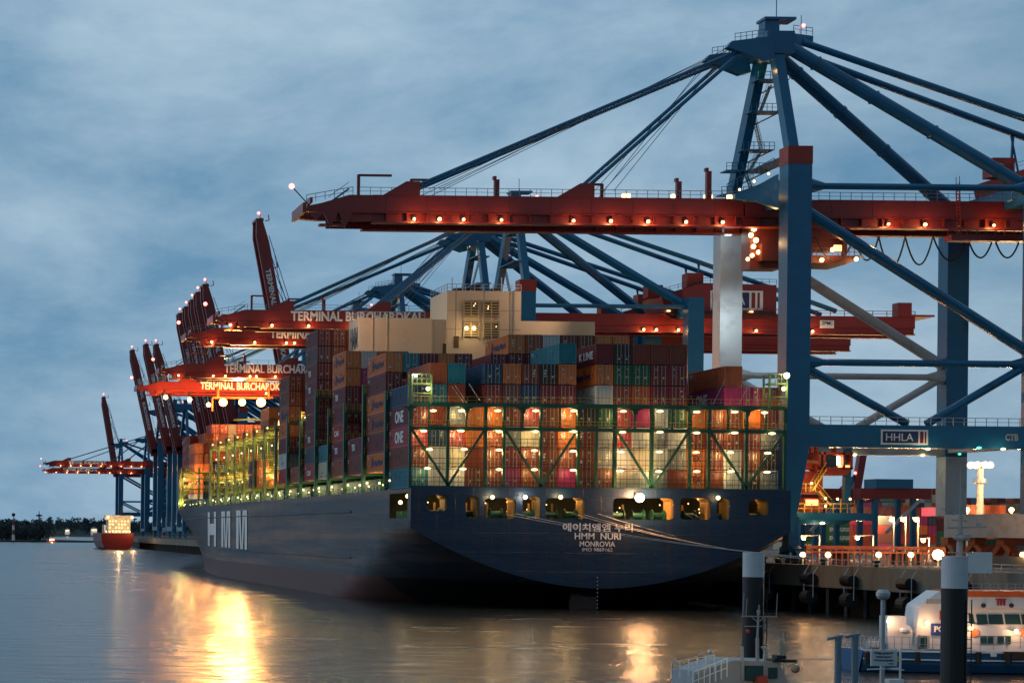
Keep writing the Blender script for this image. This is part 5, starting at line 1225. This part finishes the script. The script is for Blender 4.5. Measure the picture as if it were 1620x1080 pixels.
def small_boat():
    Y = 98.0; A = lambda x, y, d=0: P(x, y, Y+d)
    r = empty('pilot_boat', (A(1190,1079).x,Y+2,0), 'small white work boat with a mast at the bottom edge before the farther pile', 'boat')
    wh = mat('workboat_white', (.3,.32,.33), .5, 0, .15, .8, dirt=.15)
    x0, x1 = A(1020,1090).x, A(1262,1090).x
    MB().prism([(x0,Y+.6,-.3),(x1-1,Y+.6,-.3),(x1,Y+.3,1.9),(x0-.5,Y+.3,1.9)], (0,4,0)).build('hull', mat('boat_blue', (.02,.1,.24)), r)
    b = MB(); b.prism([A(1096,1100,1),A(1240,1100,1),A(1246,1078,1),A(1232,1046,1),A(1160,1044,1),A(1135,1052,1),A(1100,1062,1)], (0,3,0)); b.build('cabin', wh, r)
    b = MB(); b.box(A(1180,1075,.8), A(1206,1052,.95)); b.box(A(1217,1072,.8), A(1228,1055,.95)); b.build('window', mat('boat_glass', (.02,.06,.07)), r)
    b = MB(); b.box(A(1224,1047,.9), A(1246,1041,2)); b.box(A(1229,1042,1), A(1236,1035,1.6)); b.build('vent_box', black, r)
    b = MB()
    for xa, xb in ((1174,1174),(1205,1212)): b.beam(A(xa,1075,1), A(xb,1022,1), .13)
    b.beam(A(1205,1022,1), A(1212,1030,1), .1); b.build('davit', steel, r)
    b = MB(); b.tube(A(1198,1010,1.5), A(1200,968,1.5), .06, 6); b.beam(A(1173,974,1.5), A(1230,975,1.5), .06); b.beam(A(1188,974,1.5), A(1199,984,1.5), .04); b.beam(A(1211,974,1.5), A(1199,984,1.5), .04)
    b.beam(A(1178,990,1.5), A(1205,990,1.5), .05); b.tube(A(1200,972,1.5), A(1201,956,1.5), .03, 5); b.tube(A(1200,971,1.5), A(1200,964,1.5), .09, 8)
    for q, t in ((1175,937),(1180,946),(1228,938)): b.tube(A(q,974,1.5), A(q+2,t,1.5), .02, 4)
    b.tube(A(1198,1044,1.5), A(1198,1008,1.5), .1, 6)
    b.build('mast', mat('mast_grey', (.3,.32,.33)), r)
    MB().ball(A(1183,998,1.3), .12, 8).build('nav_lamp', mat('lamp_red', (.5,.05,.05)), r)
    b = MB(); b.rail(A(1062,1072,1), A(1130,1062,1), .9, .4, .02); b.rail(A(1096,1092,.3), A(1150,1070,.3), 1, .3, .025); b.build('handrail', white, r)
    b = MB(); b.path([A(1075,1056,2),A(1066,1052,2),A(1064,1046,2),A(1070,1041,2)], .05, 5); b.beam(A(1105,1034,2), A(1130,1036,2), .1); b.ball(A(1123,1031,2), .14, 8); b.build('deck_gear', steel, r)
    MB().ball(A(1258,1057,0), .24, 10).build('buoy_fender', mat('fender_tan', (.3,.22,.17)), r)
    MB().prism([A(1196,1085,.5),A(1200,1070,.5),A(1214,1068,.5),A(1216,1085,.5)], (0,.5,0)).build('cover', mat('cover_red', (.4,.06,.04)), r)
    lamp(A(1215,1050,-3), 60, WARM, r)
small_boat()
def posts():
    def post(x, yt, Y, rad, nm, lab, m, cat='post'):
        a = P(x, yt, Y); r = empty(nm, (a.x,Y,0), lab, cat); MB().tube((a.x,Y,-2),(a.x,Y,a.z), rad, 10).build('shaft', m, r); return r, a
    gp = mat('post_bluegrey', (.16,.24,.29), .5, 0, .15)
    for x, yt, Y, lab in ((1326,1007,88,'left of two blue grey guide posts at the bottom'),(1353,1004,88,'right of two blue grey guide posts, left of the police boat')):
        r, a = post(x, yt, Y, .15, 'guide_post', lab, gp); MB().beam((a.x-.5,Y,a.z-.1),(a.x+.2,Y,a.z+.05), .12).build('cap', gp, r)
    a = P(1397,941,90); r = empty('lamp_post', (a.x,90,0), 'grey lamp post with round unlit head carrying the white notice', 'lamp post')
    MB().tube((a.x,90,-2),(a.x,90,a.z), .13, 10, .1).build('pole', steel, r); 
    MB().ball((a.x,90,a.z), .32, 12, .75).build('lamp_head', mat('dull_glass', (.4,.42,.42), .3), r); MB().tube((a.x,90,a.z+.1),(a.x,90,a.z+.28), .34, 12, .2).build('lamp_cap', steel, r)
    A, B_ = P(1378,1052.5,89.7), P(1419.5,1028,89.7); s = MB().box((A.x,89.7,A.z),(B_.x,89.76,B_.z)).build('notice_sign', mat('sign_white', (.6,.66,.7), .5, 0, .03)); tag(s, 'white German notice sign fixed to the grey lamp post', 'sign')
    ink = mat('sign_ink', (.02,.03,.05), .6, 0, 0)
    for st, x0, x1, yb, yt in (('Anlage gesperrt',1383,1413,1034.5,1030),('Festgelegtes Anlegeverbot',1386,1411,1040,1036.5),('– Wasserschutzpolizei –',1381,1416,1045.5,1042),('HPA',1406,1414,1050,1048)):
        p, q = P(x0,yb,89.68), P(x1,yt,89.68); text('lettering', st, (p.x,89.68,p.z), X_, Z_, q.z-p.z, q.x-p.x, ink, s, .015, .01)
    a = P(1424.5,1030,87); r = empty('white_rail_post', (a.x,87,0), 'white pipe post with landing rails and a yellow plate beside the notice sign', 'post')
    MB().tube((a.x,87,-2),(a.x,87,P(1424,1025,87).z), .05, 8).build('shaft', white, r)
    b = MB(); b.beam(P(1372,1058,87), P(1424,1056,87), .05); b.beam(P(1400,1057,87), P(1430,1059,87), .05); b.box(P(1407,1080,87), P(1430,1074,87)+Vector((0,.4,0))); b.build('landing_rail', white, r)
    MB().box(P(1419.5,1046,87), P(1424,1038,87)+Vector((0,.03,0))).build('plate', mat('plate_yellow', (.6,.42,.05)), r)
    a = P(1240,1000,106); r = empty('mooring_post', (a.x,106,0), 'thin white post with a small white plate right of the work boat', 'post')
    MB().tube((a.x,106,-2),(a.x,106,a.z), .05, 8).build('shaft', mat('post_cream', (.6,.5,.35)), r); MB().box(P(1233,1033,105.9), P(1243,1017,105.9)+Vector((0,.04,0))).build('plate', mat('post_cream', (.6,.5,.35)), r)
posts()
